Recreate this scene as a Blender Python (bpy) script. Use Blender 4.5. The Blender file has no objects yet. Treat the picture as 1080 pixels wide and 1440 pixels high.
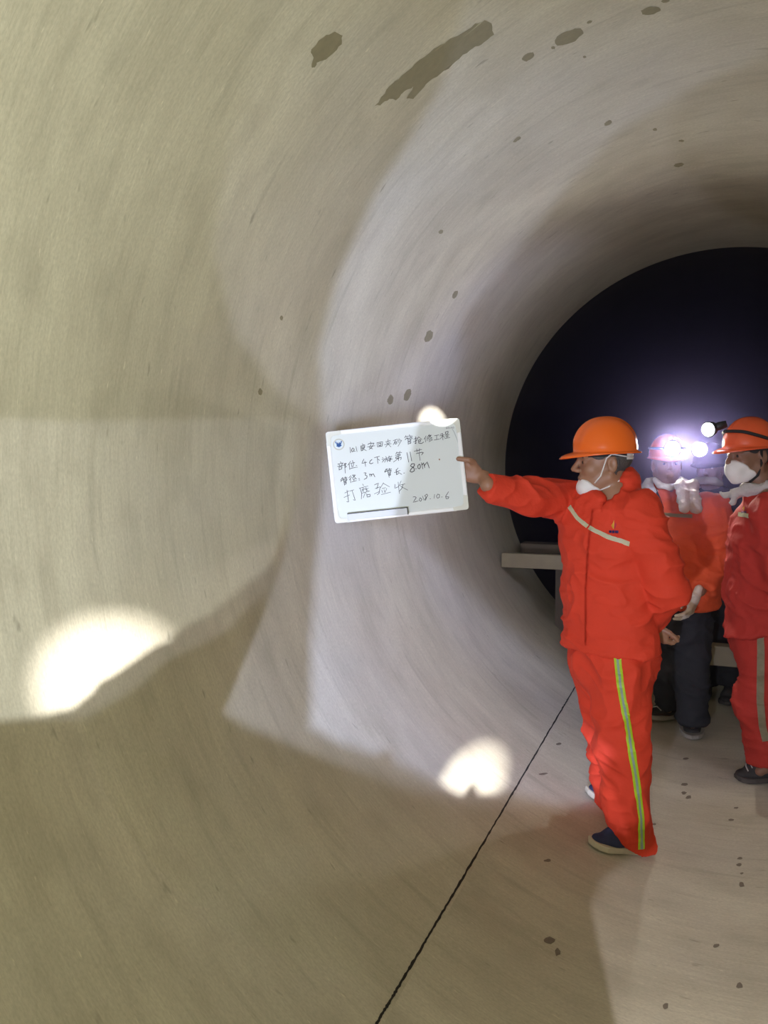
import bpy, bmesh, math, random
import numpy as np
import openvdb
from mathutils import Vector, Matrix
from mathutils.bvhtree import BVHTree
from mathutils.geometry import tessellate_polygon

random.seed(4)
SC = bpy.context.scene
COL = SC.collection

# ------------------------------------------------------------------ camera, exposure, world
R0 = 1.5                                   # inner radius of the pipe; its lowest line is z = 0
YAW, PITCH, ROLL, FPX = 0.394, -0.070, -0.002, 1100.0
CAM = np.array([-0.039, 0.0, 1.572])
RIM_Y = 5.957
FW = np.array([-math.sin(YAW) * math.cos(PITCH), math.cos(YAW) * math.cos(PITCH), math.sin(PITCH)])
_r = np.cross(FW, [0, 0, 1.0]); _r /= np.linalg.norm(_r); _u = np.cross(_r, FW)
RT = _r * math.cos(ROLL) + _u * math.sin(ROLL)
UP = -_r * math.sin(ROLL) + _u * math.cos(ROLL)
cd = bpy.data.cameras.new('camera'); cam = bpy.data.objects.new('camera', cd); COL.objects.link(cam)
cd.lens = 36.0 * FPX / 1440.0; cd.sensor_width = 36.0; cd.sensor_fit = 'AUTO'; cd.clip_start = 0.02
m = Matrix.Identity(4)
for i in range(3):
    m[i][0], m[i][1], m[i][2], m[i][3] = RT[i], UP[i], -FW[i], CAM[i]
cam.matrix_world = m
SC.camera = cam
SC.view_settings.view_transform = 'Standard'; SC.view_settings.look = 'None'
SC.view_settings.gamma = 1.0; SC.view_settings.use_curve_mapping = False
SC.view_settings.exposure = 0.0
BOARD_D = 2.985                            # distance of the held board in front of the camera
HAZE = 0.13
wd = bpy.data.worlds.new('world'); SC.world = wd; wd.use_nodes = True
wd.node_tree.nodes['Background'].inputs[0].default_value = (0.02, 0.02, 0.025, 1)
wd.node_tree.nodes['Background'].inputs[1].default_value = 0.15

fl_ = bpy.data.lights.new('fill_light', 'POINT'); fl_.energy = 41; fl_.color = (.97, 1.0, .71); fl_.shadow_soft_size = .02  # soft fill added beside the camera to lift the whole pipe
fo_ = bpy.data.objects.new('fill_light', fl_); COL.objects.link(fo_); fo_.location = Vector(CAM + RT * .03 + UP * .06 - FW * .05)


def ray(px, py):
    return FW + RT * ((px - 540) / FPX) - UP * ((py - 720) / FPX)


def at(px, py, Y):                          # point of the place at distance Y along the pipe
    d = ray(px, py); return CAM + d * (Y / d[1])


def wall(px, py, R=R0):                     # point of the pipe wall
    d = ray(px, py); c = CAM - np.array([0, 0, R0])
    a = d[0] ** 2 + d[2] ** 2; b = 2 * (c[0] * d[0] + c[2] * d[2]); e = c[0] ** 2 + c[2] ** 2 - R * R
    return CAM + d * ((-b + math.sqrt(b * b - 4 * a * e)) / (2 * a))


def unit(v):
    v = np.asarray(v, float); return v / np.linalg.norm(v)


def floor_z(x):
    return R0 - math.sqrt(R0 * R0 - x * x)


# ------------------------------------------------------------------ materials
def mat(name, col, rough=0.6, metal=0.0, var=0.0, scale=30.0, bump=0.0, emit=None, spec=0.5, sheen=0.0, detail=3.0, bdist=0.004):
    mt = bpy.data.materials.new(name); mt.use_nodes = True
    nt = mt.node_tree; b = nt.nodes['Principled BSDF']
    b.inputs['Base Color'].default_value = (*col, 1); b.inputs['Roughness'].default_value = rough
    b.inputs['Metallic'].default_value = metal; b.inputs['Specular IOR Level'].default_value = spec
    if sheen:
        b.inputs['Sheen Weight'].default_value = sheen
    if emit:
        b.inputs['Emission Color'].default_value = (*emit[0], 1); b.inputs['Emission Strength'].default_value = emit[1]
    tc = nt.nodes.new('ShaderNodeTexCoord')
    nz = nt.nodes.new('ShaderNodeTexNoise'); nz.inputs['Scale'].default_value = scale; nz.inputs['Detail'].default_value = detail
    nt.links.new(tc.outputs['Object'], nz.inputs['Vector'])
    if var:
        mx = nt.nodes.new('ShaderNodeMix'); mx.data_type = 'RGBA'
        mx.inputs['A'].default_value = (*[max(0, c * (1 - var)) for c in col], 1)
        mx.inputs['B'].default_value = (*[min(1, c * (1 + var)) for c in col], 1)
        nt.links.new(nz.outputs['Fac'], mx.inputs['Factor']); nt.links.new(mx.outputs['Result'], b.inputs['Base Color'])
    if bump:
        bp = nt.nodes.new('ShaderNodeBump'); bp.inputs['Strength'].default_value = bump; bp.inputs['Distance'].default_value = bdist
        nt.links.new(nz.outputs['Fac'], bp.inputs['Height']); nt.links.new(bp.outputs['Normal'], b.inputs['Normal'])
    return mt


def pipe_material(name, c_lo, c_hi, c_grey, rough):
    """ground resin mortar: fine grinding streaks running round the pipe, blotches, small specks"""
    mt = bpy.data.materials.new(name); mt.use_nodes = True
    nt = mt.node_tree; N = nt.nodes; L = nt.links; b = N['Principled BSDF']
    uv = N.new('ShaderNodeUVMap'); uv.uv_map = 'pipe'
    def noise(sx, sy, detail=4.0, rot=0.0, rough_=0.55):
        mp = N.new('ShaderNodeMapping'); mp.inputs['Scale'].default_value = (sx, sy, 1); mp.inputs['Rotation'].default_value = (0, 0, rot)
        L.new(uv.outputs['UV'], mp.inputs['Vector'])
        n = N.new('ShaderNodeTexNoise'); n.inputs['Scale'].default_value = 1.0; n.inputs['Detail'].default_value = detail
        n.inputs['Roughness'].default_value = rough_
        L.new(mp.outputs['Vector'], n.inputs['Vector']); return n.outputs['Fac']
    def ramp(src, p0, p1):
        r = N.new('ShaderNodeMapRange'); r.inputs['From Min'].default_value = p0; r.inputs['From Max'].default_value = p1
        L.new(src, r.inputs['Value']); return r.outputs['Result']
    def mixc(f, a, c):
        x = N.new('ShaderNodeMix'); x.data_type = 'RGBA'
        L.new(f, x.inputs['Factor'])
        for s, k in ((a, 'A'), (c, 'B')):
            if isinstance(s, tuple): x.inputs[k].default_value = (*s, 1)
            else: L.new(s, x.inputs[k])
        return x.outputs['Result']
    def mulf(src, k):
        x = N.new('ShaderNodeMath'); x.operation = 'MULTIPLY'; x.inputs[1].default_value = k; L.new(src, x.inputs[0]); return x.outputs[0]
    blot = ramp(noise(1.3, 3.2, 6, 0.08, 0.68), 0.34, 0.66)
    c = mixc(blot, c_lo, c_hi)
    c = mixc(mulf(ramp(noise(1.0, 0.8, 4, 0.4), 0.45, 0.7), 0.7), c, c_grey)
    st = ramp(noise(5.0, 60, 5, 0.10, 0.7), 0.36, 0.64)                  # streaks
    c = mixc(mulf(st, 0.13), c, tuple(min(1, x * 1.3) for x in c_hi))
    fine = ramp(noise(9, 170, 3, 0.10), 0.35, 0.65)
    c = mixc(mulf(fine, 0.16), c, tuple(x * 0.7 for x in c_lo))
    st2 = ramp(noise(2.2, 26, 3, -0.12), 0.56, 0.74)
    c = mixc(mulf(st2, 0.34), c, tuple(x * 0.66 for x in c_lo))
    gr = ramp(noise(90, 170, 3, 0.1), 0.38, 0.66)
    c = mixc(mulf(gr, 0.30), c, tuple(x * 0.66 for x in c_lo))
    fl = ramp(noise(26, 120, 3, 0.12), 0.66, 0.76)
    c = mixc(mulf(fl, 0.5), c, tuple(min(1, x * 1.35) for x in c_hi))
    mo = ramp(noise(5, 8, 5), 0.50, 0.72)
    c = mixc(mulf(mo, 0.34), c, tuple(x * 0.72 for x in c_lo))
    sp = ramp(noise(9, 30, 2), 0.69, 0.77)                              # short dark scuffs
    c = mixc(mulf(sp, 0.6), c, tuple(x * 0.5 for x in c_lo))
    L.new(c, b.inputs['Base Color'])
    b.inputs['Roughness'].default_value = rough; b.inputs['Specular IOR Level'].default_value = 0.3
    bp = N.new('ShaderNodeBump'); bp.inputs['Strength'].default_value = 0.2; bp.inputs['Distance'].default_value = 0.0015
    L.new(st, bp.inputs['Height']); L.new(bp.outputs['Normal'], b.inputs['Normal'])
    return mt


# ------------------------------------------------------------------ object helpers
def link(name, me, mats, parent=None):
    o = bpy.data.objects.new(name, me); COL.objects.link(o)
    for x in (mats if isinstance(mats, (list, tuple)) else [mats]):
        me.materials.append(x)
    if parent is not None: o.parent = parent
    return o


def mesh(name, verts, faces, mats, parent=None, smooth=True, uv=None, midx=None):
    me = bpy.data.meshes.new(name)
    me.from_pydata([tuple(map(float, v)) for v in verts], [], [tuple(int(i) for i in f) for f in faces])
    if midx is not None: me.polygons.foreach_set('material_index', midx)
    if smooth: me.polygons.foreach_set('use_smooth', [True] * len(me.polygons))
    me.update()
    return link(name, me, mats, parent)


def bm_obj(name, bm, mats, parent=None, smooth=False):
    bmesh.ops.recalc_face_normals(bm, faces=bm.faces)
    me = bpy.data.meshes.new(name); bm.to_mesh(me); bm.free()
    if smooth: me.polygons.foreach_set('use_smooth', [True] * len(me.polygons))
    return link(name, me, mats, parent)


def tag(o, label=None, cat=None, group=None, kind=None):
    for k, v in (('label', label), ('category', cat), ('group', group), ('kind', kind)):
        if v: o[k] = v
    return o


def empty(name, loc):
    o = bpy.data.objects.new(name, None); COL.objects.link(o); o.empty_display_size = 0.1
    o.location = Vector(loc); return o


def under(o, parent):
    """parent o (its mesh is in world coordinates) to an Empty without moving it"""
    o.parent = parent
    b, p = o, parent
    o.matrix_parent_inverse = Matrix.Translation(parent.location).inverted() if parent.type == 'EMPTY' else Matrix.Identity(4)
    return o


def box_bm(size, mtx, bevel=0.0, bm=None):
    b2 = bmesh.new(); bmesh.ops.create_cube(b2, size=1.0)
    bmesh.ops.scale(b2, vec=Vector(size), verts=b2.verts)
    if bevel: bmesh.ops.bevel(b2, geom=list(b2.edges), offset=bevel, segments=2, affect='EDGES', profile=0.5)
    bmesh.ops.transform(b2, matrix=mtx, verts=b2.verts)
    if bm is None: return b2
    me = bpy.data.meshes.new('tmp'); b2.to_mesh(me); b2.free(); bm.from_mesh(me); bpy.data.meshes.remove(me); return bm


def frame(o, x, y, z):
    mm = Matrix.Identity(4)
    for i in range(3):
        mm[i][0], mm[i][1], mm[i][2], mm[i][3] = float(x[i]), float(y[i]), float(z[i]), float(o[i])
    return mm


def axes_from(d, hint=(0, 0, 1)):
    z = unit(d); x = np.cross(hint, z)
    x = unit(x) if np.linalg.norm(x) > 1e-6 else np.array([1.0, 0, 0])
    return x, np.cross(z, x), z


def lathe(profile, mtx, n=32, bm=None):
    """profile [(r, h)] spun about the local z axis"""
    bm = bm or bmesh.new(); rows = []
    for r, h in profile:
        rows.append([bm.verts.new(mtx @ Vector((r * math.cos(2 * math.pi * k / n), r * math.sin(2 * math.pi * k / n), h))) for k in range(n)])
    for a, b in zip(rows, rows[1:]):
        for k in range(n): bm.faces.new((a[k], a[(k + 1) % n], b[(k + 1) % n], b[k]))
    bm.faces.new(rows[0][::-1]); bm.faces.new(rows[-1])
    return bm


def tube(pts, r, n=8, bm=None, flat=None):
    """a round (or flat: (normal, ratio)) cord along points"""
    bm = bm or bmesh.new(); pts = [np.asarray(p, float) for p in pts]; rows = []
    prev = None
    for i, p in enumerate(pts):
        d = unit(pts[min(i + 1, len(pts) - 1)] - pts[max(i - 1, 0)])
        ref = prev if prev is not None else np.array([0.3, 0.2, 1.0])
        x = ref - d * (ref @ d)
        x = unit(x) if np.linalg.norm(x) > 1e-5 else unit(np.cross(d, [1, 0.1, 0])); prev = x
        y = np.cross(d, x); rr = r[i] if isinstance(r, (list, tuple)) else r
        rows.append([bm.verts.new(Vector(p + rr * (x * math.cos(2 * math.pi * k / n) + y * math.sin(2 * math.pi * k / n)))) for k in range(n)])
    for a, b in zip(rows, rows[1:]):
        for k in range(n): bm.faces.new((a[k], a[(k + 1) % n], b[(k + 1) % n], b[k]))
    bm.faces.new(rows[0][::-1]); bm.faces.new(rows[-1])
    return bm


# ------------------------------------------------------------------ signed distance modelling (bodies and clothes)
class Field:
    def __init__(self, lo, hi, h):
        self.lo = np.asarray(lo, float); self.h = h
        self.n = np.ceil((np.asarray(hi, float) - self.lo) / h).astype(int) + 1
        self.a = np.full(self.n, 0.2, np.float32)
    def block(self, lo, hi):
        i0 = np.clip(np.floor((np.asarray(lo) - self.lo) / self.h).astype(int), 0, self.n)
        i1 = np.clip(np.ceil((np.asarray(hi) - self.lo) / self.h).astype(int) + 1, 0, self.n)
        sl = tuple(slice(a, b) for a, b in zip(i0, i1))
        g = [self.lo[k] + self.h * np.arange(i0[k], i1[k]) for k in range(3)]
        return sl, g[0][:, None, None], g[1][None, :, None], g[2][None, None, :]
    def put(self, prim, k=0.02, op='add'):
        lo, hi, fn = prim; pad = k + 0.03
        sl, X, Y, Z = self.block(np.asarray(lo) - pad, np.asarray(hi) + pad)
        a = self.a[sl]
        if a.size == 0: return self
        d = fn(X, Y, Z).astype(np.float32)
        if op == 'sub': d = -d; b_ = -a
        else: b_ = a
        if op == 'sub':
            h = np.maximum(k - np.abs(a - d), 0) / max(k, 1e-6)
            self.a[sl] = np.maximum(a, d) + h * h * k * 0.25
        else:
            h = np.maximum(k - np.abs(a - d), 0) / max(k, 1e-6)
            self.a[sl] = np.minimum(a, d) - h * h * k * 0.25
        return self
    def clip(self, point, normal, k=0.004):
        """keep the side the normal points away from"""
        sl, X, Y, Z = self.block(self.lo - 1, self.lo + self.n * self.h + 1)
        p, n = np.asarray(point, float), unit(normal)
        d = (X - p[0]) * n[0] + (Y - p[1]) * n[1] + (Z - p[2]) * n[2]
        self.a = np.maximum(self.a, d.astype(np.float32)); return self
    def polys(self, iso=0.0):
        a = np.pad(self.a, 1, constant_values=0.2)
        g = openvdb.FloatGrid(0.2); g.copyFromArray(a)
        pts, _tris, quads = g.convertToPolygons(iso)
        return pts * self.h + (self.lo - self.h), quads


def cap(a, b, ra, rb=None, flat=None, cut=False):
    """tapered capsule; flat=(direction, ratio) makes it thinner along a direction; cut ends it flat at b"""
    a, b = np.asarray(a, float), np.asarray(b, float); rb = ra if rb is None else rb
    ab = b - a; L2 = ab @ ab + 1e-9; rm = max(ra, rb)
    def fn(X, Y, Z):
        px, py, pz = X - a[0], Y - a[1], Z - a[2]
        t = np.clip((px * ab[0] + py * ab[1] + pz * ab[2]) / L2, 0, 1)
        qx, qy, qz = px - t * ab[0], py - t * ab[1], pz - t * ab[2]
        rr = ra + (rb - ra) * t
        if flat is not None:
            n = unit(flat[0]); s = flat[1]
            c = (qx * n[0] + qy * n[1] + qz * n[2]) * (s - 1)
            qx, qy, qz = qx + c * n[0], qy + c * n[1], qz + c * n[2]
            d = np.sqrt(qx * qx + qy * qy + qz * qz)
            d = (d - rr) / (1 + (s - 1) * 0.5)
        else:
            d = np.sqrt(qx * qx + qy * qy + qz * qz) - rr
        if cut:
            u = ab / math.sqrt(L2)
            d = np.maximum(d, (X - b[0]) * u[0] + (Y - b[1]) * u[1] + (Z - b[2]) * u[2])
        return d
    return np.minimum(a, b) - rm, np.maximum(a, b) + rm, fn


def ell(c, r, M=None):
    """ellipsoid, M rows = its axes"""
    c = np.asarray(c, float); r = np.asarray(r, float); M = np.eye(3) if M is None else np.asarray(M)
    def fn(X, Y, Z):
        px, py, pz = X - c[0], Y - c[1], Z - c[2]
        q = [(px * M[i][0] + py * M[i][1] + pz * M[i][2]) for i in range(3)]
        k0 = np.sqrt(sum((q[i] / r[i]) ** 2 for i in range(3))) + 1e-9
        k1 = np.sqrt(sum((q[i] / r[i] ** 2) ** 2 for i in range(3))) + 1e-9
        return k0 * (k0 - 1) / k1
    return c - r.max(), c + r.max(), fn


_rs = np.random.RandomState(7); _lat = _rs.rand(32, 32, 32)


def vnoise(P):
    i = np.floor(P).astype(int); f = P - i; f = f * f * (3 - 2 * f); i &= 31; j = (i + 1) & 31
    o = 0
    for dx in (0, 1):
        for dy in (0, 1):
            for dz in (0, 1):
                w = (f[:, 0] if dx else 1 - f[:, 0]) * (f[:, 1] if dy else 1 - f[:, 1]) * (f[:, 2] if dz else 1 - f[:, 2])
                o = o + w * _lat[(j if dx else i)[:, 0], (j if dy else i)[:, 1], (j if dz else i)[:, 2]]
    return o


def folds(P, seed, amp, sc):
    """cloth creases: ridged noise, stretched"""
    P = np.asarray(P); S = np.array([sc, sc, sc * 1.7]) + 0.0
    q = P * S + seed * 3.7
    w = np.stack([vnoise(P * 5 + seed), vnoise(P * 5 + seed + 9.3), vnoise(P * 5 + seed + 4.1)], 1)
    q = q + w * 2.2
    rdg = 1 - np.abs(2 * vnoise(q) - 1)
    q2 = P * S * 2.3 + seed * 5.1 + w * 3.0
    r2 = 1 - np.abs(2 * vnoise(q2) - 1)
    return amp * (rdg ** 3.0 - 0.25) + amp * 0.45 * (r2 ** 3.0 - 0.25) + amp * 0.8 * (vnoise(P * 6.5 + seed * 1.3) - 0.5)


def normals(v, q):
    n = np.zeros_like(v); a, b, c, d = (v[q[:, k]] for k in range(4))
    fn = np.cross(c - a, d - b)
    for k in range(4): np.add.at(n, q[:, k], fn)
    return n / (np.linalg.norm(n, axis=1, keepdims=True) + 1e-12)


def relax(v, q, it):
    if not it: return v
    for _ in range(it):
        s = np.zeros_like(v); c = np.zeros((len(v), 1))
        for k in range(4):
            i, j = q[:, k], q[:, (k + 1) % 4]
            np.add.at(s, i, v[j]); np.add.at(s, j, v[i]); np.add.at(c, i, 1); np.add.at(c, j, 1)
        v = v * 0.5 + 0.5 * s / np.maximum(c, 1)
    return v


def field_obj(name, F, mats, parent, it=2, fold=None, iso=0.0):
    v, q = F.polys(iso); v = np.asarray(v, float); q = np.asarray(q)
    v = relax(v, q, it)
    nn = normals(v, q)
    if (nn * (v - v.mean(0))).sum() < 0: q = q[:, ::-1]; nn = -nn
    if fold: v = v + nn * folds(v, *fold)[:, None]
    me = bpy.data.meshes.new(name)
    me.vertices.add(len(v)); me.vertices.foreach_set('co', v.astype(np.float32).ravel())
    me.loops.add(q.size); me.loops.foreach_set('vertex_index', q.astype(np.int32).ravel())
    me.polygons.add(len(q)); me.polygons.foreach_set('loop_start', np.arange(0, q.size, 4, dtype=np.int32))
    me.polygons.foreach_set('loop_total', np.full(len(q), 4, np.int32))
    me.polygons.foreach_set('use_smooth', np.ones(len(q), bool))
    me.update(calc_edges=True); me.validate()
    o = link(name, me, mats)
    if parent is not None: under(o, parent)
    o['_bvh'] = 0
    del o['_bvh']
    return o, BVHTree.FromPolygons([tuple(x) for x in v], [tuple(int(i) for i in f) for f in q])


def from_camera(bvh, px, py):
    d = ray(px, py); h = bvh.ray_cast(Vector(CAM), Vector(d).normalized())
    return (np.array(h[0]), np.array(h[1])) if h[0] is not None else (None, None)


def ribbon(name, bvh, path, width, mats, parent, lift=0.004, n=40, rows=2, bands=None):
    """a tape sewn on cloth: path of picture points found on the garment, thickness and all"""
    P = [np.array(p, float) for p in path]
    seg = [np.linalg.norm(b - a) for a, b in zip(P, P[1:])]; tot = sum(seg)
    pts = []
    for i in range(n + 1):
        s = tot * i / n; k = 0
        while k < len(seg) - 1 and s > seg[k]: s -= seg[k]; k += 1
        p = P[k] + (P[k + 1] - P[k]) * (s / seg[k])
        h, nn = from_camera(bvh, *p)
        if h is not None: pts.append((h, nn))
    bm = bmesh.new(); grid = []
    for i, (h, nn) in enumerate(pts):
        t = pts[min(i + 3, len(pts) - 1)][0] - pts[max(i - 3, 0)][0]
        nsm = unit(sum(pts[j][1] for j in range(max(0, i - 3), min(len(pts), i + 4))))
        s = unit(np.cross(nsm, unit(t)))
        row = []
        for j in range(rows + 1):
            q = h + s * width * (j / rows - 0.5)
            lo, no, _, _ = bvh.find_nearest(Vector(q))
            row.append(bm.verts.new(Vector(np.array(lo) + np.array(no) * lift)))
        grid.append(row)
    for a, b in zip(grid, grid[1:]):
        for j in range(rows):
            f = bm.faces.new((a[j], a[j + 1], b[j + 1], b[j]))
            if bands: f.material_index = bands[j]
    ext = bmesh.ops.solidify(bm, geom=list(bm.faces), thickness=0.002)
    me = bpy.data.meshes.new(name); bm.to_mesh(me); bm.free()
    o = link(name, me, mats); under(o, parent) if parent is not None and parent.type == 'EMPTY' else None
    if parent is not None and parent.type != 'EMPTY': o.parent = parent
    return o

# ------------------------------------------------------------------ lamps out of the frame (unseen, added behind the camera, with gobos that shape their pools)
M_black = mat('black_plastic', (0.02, 0.02, 0.022), 0.5)
M_gobo = mat('gobo_plate', (0.05, 0.05, 0.05), 0.6)  # for plates added in front of the unseen lamps to cut their light


def spot(name, pos, aim, watts, col, half_deg, blend, radius, parent=None):
    ld = bpy.data.lights.new(name, 'SPOT'); ld.energy = watts; ld.color = col
    ld.spot_size = math.radians(2 * half_deg); ld.spot_blend = blend; ld.shadow_soft_size = radius
    o = bpy.data.objects.new(name, ld); COL.objects.link(o)
    o.location = Vector(pos); o.rotation_euler = (Vector(aim) - Vector(pos)).to_track_quat('-Z', 'Y').to_euler()
    return o


def unseen_lamp(label, pos, aim_px, watts, col, half, poly=None, hot=None, d=0.08, radius=0.0004, blend=1.0):
    """an unseen lamp added for its light; its shroud is cut to give the pool of light the wanted outline"""
    pos = np.asarray(pos, float); aim = wall(*aim_px); z = unit(aim - pos); x, y, z = axes_from(z)
    root = empty('unseen_lamp', pos - z * 0.1); tag(root, label, 'lamp', 'unseen lamps added behind the camera')
    bm = lathe([(0.035, -0.14), (0.04, -0.13), (0.04, -0.05), (0.03, -0.04)], frame(pos, x, y, z))
    under(bm_obj('housing', bm, M_black, smooth=False), root)
    if poly:
        inner = []
        for p in poly:
            w = wall(p[0], p[1], R0) if len(p) == 2 else np.asarray(p)
            v = w - pos; q = v * (d / (v @ z)); inner.append(((q @ x), (q @ y)))
        e = d * math.tan(math.radians(half)) + 0.03
        outer = [(e * math.cos(2 * math.pi * k / 40), e * math.sin(2 * math.pi * k / 40)) for k in range(40)]
        ps = [[Vector((a, b, 0)) for a, b in outer], [Vector((a, b, 0)) for a, b in inner]]
        flat = [v for c in ps for v in c]
        tris = tessellate_polygon(ps)
        bm = bmesh.new(); vs = [bm.verts.new(Vector(pos + z * d + x * v.x + y * v.y)) for v in flat]
        for t in tris:
            try: bm.faces.new([vs[i] for i in t])
            except ValueError: pass
        bmesh.ops.solidify(bm, geom=list(bm.faces), thickness=0.002)
        me = bpy.data.meshes.new('beam_gobo'); bm.to_mesh(me); bm.free()
        under(link('beam_gobo', me, M_gobo), root)  # plate added only to shape the lamp's pool on the wall
    l = spot('bulb', pos, aim, watts, col, half, blend, radius); under(l, root)
    l.location = Vector(pos); 
    if hot:
        for hp, hh, hw in hot:
            under(spot('bulb', pos, wall(*hp), hw, (1, .98, .95), hh, 1.0, .0004), root)
    return root


LAV = (0.56, 0.72, 1.25); NEU = (0.9, 1.0, 0.93); COOL = (0.80, 0.85, 1.05); PALE = (0.70, 0.78, 1.06); ROSE = (0.98, 0.92, 1.0)
PA = (-0.30, -0.50, 1.12)
# main lamp: waist high, lights the far half of the wall; board, arm and head throw their shadows from it
low_edge = [(437, 1022), (470, 1042), (520, 1060), (536, 1062), (545, 1050), (556, 1072), (600, 1092), (640, 1112), (652, 1118), (664, 1098), (676, 1116), (700, 1116), (715, 1112), (740, 1120), (780, 1130), (832, 1130), (900, 1126)]
left_top = [(450, -500), (380, 0), (320, 200), (300, 350), (330, 470), (400, 560)]
left_soft = [(760, -400), (620, 120), (530, 270), (475, 390), (450, 490), (452, 570)]
left_edge = [(462, 606), (458, 660), (450, 740), (443, 800), (437, 900)]
far_low = [(1080, 1112), (1040, 1095), (910, 1050), (820, 962), (760, 925), (722, 900), (695, 800), (693, 760), (700, 740)]
unseen_lamp('unseen lamp waist high behind the camera, beam cut by a gobo', PA, (800, 650), 230, (.84, .88, 1.18), 33,
          left_top + left_edge + low_edge + [(1300, 1180), (1500, 1200), (1500, 430), (1180, 360), (1020, 300), (950, 230), (940, 170), (985, 120), (1060, 85), (1300, 20), (1300, -250), (900, -420)],
          hot=[((664, 1102), 2.3, 5200)], radius=0.0006)
far_curve = [(900, 1012), (820, 960), (740, 905), (680, 850), (620, 790), (585, 756), (545, 738), (490, 736), (479, 690), (471, 640), (466, 598), (592, 573), (640, 562), (650, 450), (720, 360), (800, 260), (870, 185), (960, 130), (1040, 92), (1200, 20)]
unseen_lamp('unseen lamp added beside the main lamp, beam cut by a gobo', (-0.30, -0.50, 1.33), (700, 690), 640, LAV, 32,
          left_soft + left_edge + low_edge[:-1] + far_curve + [(1250, -200), (900, -420)], radius=0.0006)  # added to brighten the band; its gobo leaves out the board
unseen_lamp('weaker unseen lamp low behind the camera, beam cut by a gobo', (-0.30, -0.50, 0.90), (540, 930), 330, PALE, 27,
          [(395, 795), (382, 830), (372, 862), (345, 925), (315, 1002), (350, 1024), (420, 1052), (480, 1076), (560, 1106), (640, 1128), (720, 1138), (830, 1142), (900, 1140),
           (900, 1012), (820, 960), (700, 870), (620, 780), (600, 650), (650, 450), (800, 200), (700, 0), (520, 300), (470, 560), (436, 606), (428, 660), (410, 730)])
# lamp of the upper left wall, its beam cut off along a ragged lower edge
k3 = [(-60, 1020), (60, 1006), (100, 996), (128, 974), (140, 958), (160, 948), (200, 920), (222, 906), (240, 902), (244, 892), (270, 876), (300, 862), (316, 846), (340, 826), (372, 802), (388, 784), (392, 770), (404, 752), (412, 720), (424, 690), (432, 650), (436, 608), (470, 575),
      (560, 480), (700, 340), (900, 220), (1100, 160), (1300, -100), (700, -800), (100, -500), (-300, -200), (-400, 400), (-250, 800)]
unseen_lamp('unseen lamp lighting the upper left wall through a gobo', (0.30, -0.75, 1.95), (160, 420), 215, NEU, 58, k3, hot=[((166, 958), 4.1, 1700)])
k4 = [(-600, 1040), (120, 1010), (200, 962), (222, 938), (250, 920), (300, 898), (330, 880), (345, 858), (372, 838), (382, 820), (384, 790), (410, 680), (438, 592), (330, 588), (240, 590), (100, 592), (-200, 580), (-700, 580), (-700, 900)]
unseen_lamp('second unseen lamp lighting the upper left wall through a gobo', (0.68, -0.75, 1.55), (300, 720), 115, COOL, 50, k4)
# narrow beam that passes over the top of the board
unseen_lamp('unseen narrow beam lamp at head height', (0.20, -0.30, 1.74), (609, 582), 0.1, NEU, 30, None, hot=[((608, 594), 1.25, 10000)])
# right floor: lamp added to light it, its gobo cuts the pool
unseen_lamp('unseen lamp added to light the floor at the right through a gobo', (0.72, -0.40, 1.35), (1000, 1260), 210, ROSE, 40,
          [(912, 1046), (980, 1068), (1040, 1093), (1090, 1112), (1300, 1150), (1500, 1440), (1500, 1900), (860, 1560), (866, 1440), (858, 1400), (836, 1300), (830, 1270), (842, 1255), (862, 1258), (836, 1246), (860, 1226), (912, 1190)])

# ------------------------------------------------------------------ the pipe (the setting)
M_pipe = pipe_material('ground_resin_mortar', (0.445, 0.40, 0.315), (0.62, 0.57, 0.46), (0.525, 0.495, 0.45), 0.62)
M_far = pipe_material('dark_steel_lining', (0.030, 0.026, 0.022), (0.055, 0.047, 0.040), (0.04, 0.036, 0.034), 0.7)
M_damp = mat('damp_patch', (0.235, 0.205, 0.130), 0.7, var=0.18, scale=45)
M_joint = mat('dark_joint', (0.012, 0.011, 0.010), 0.8)
M_scuff = mat('scuff', (0.17, 0.14, 0.11), 0.7, var=0.3, scale=60)


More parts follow.
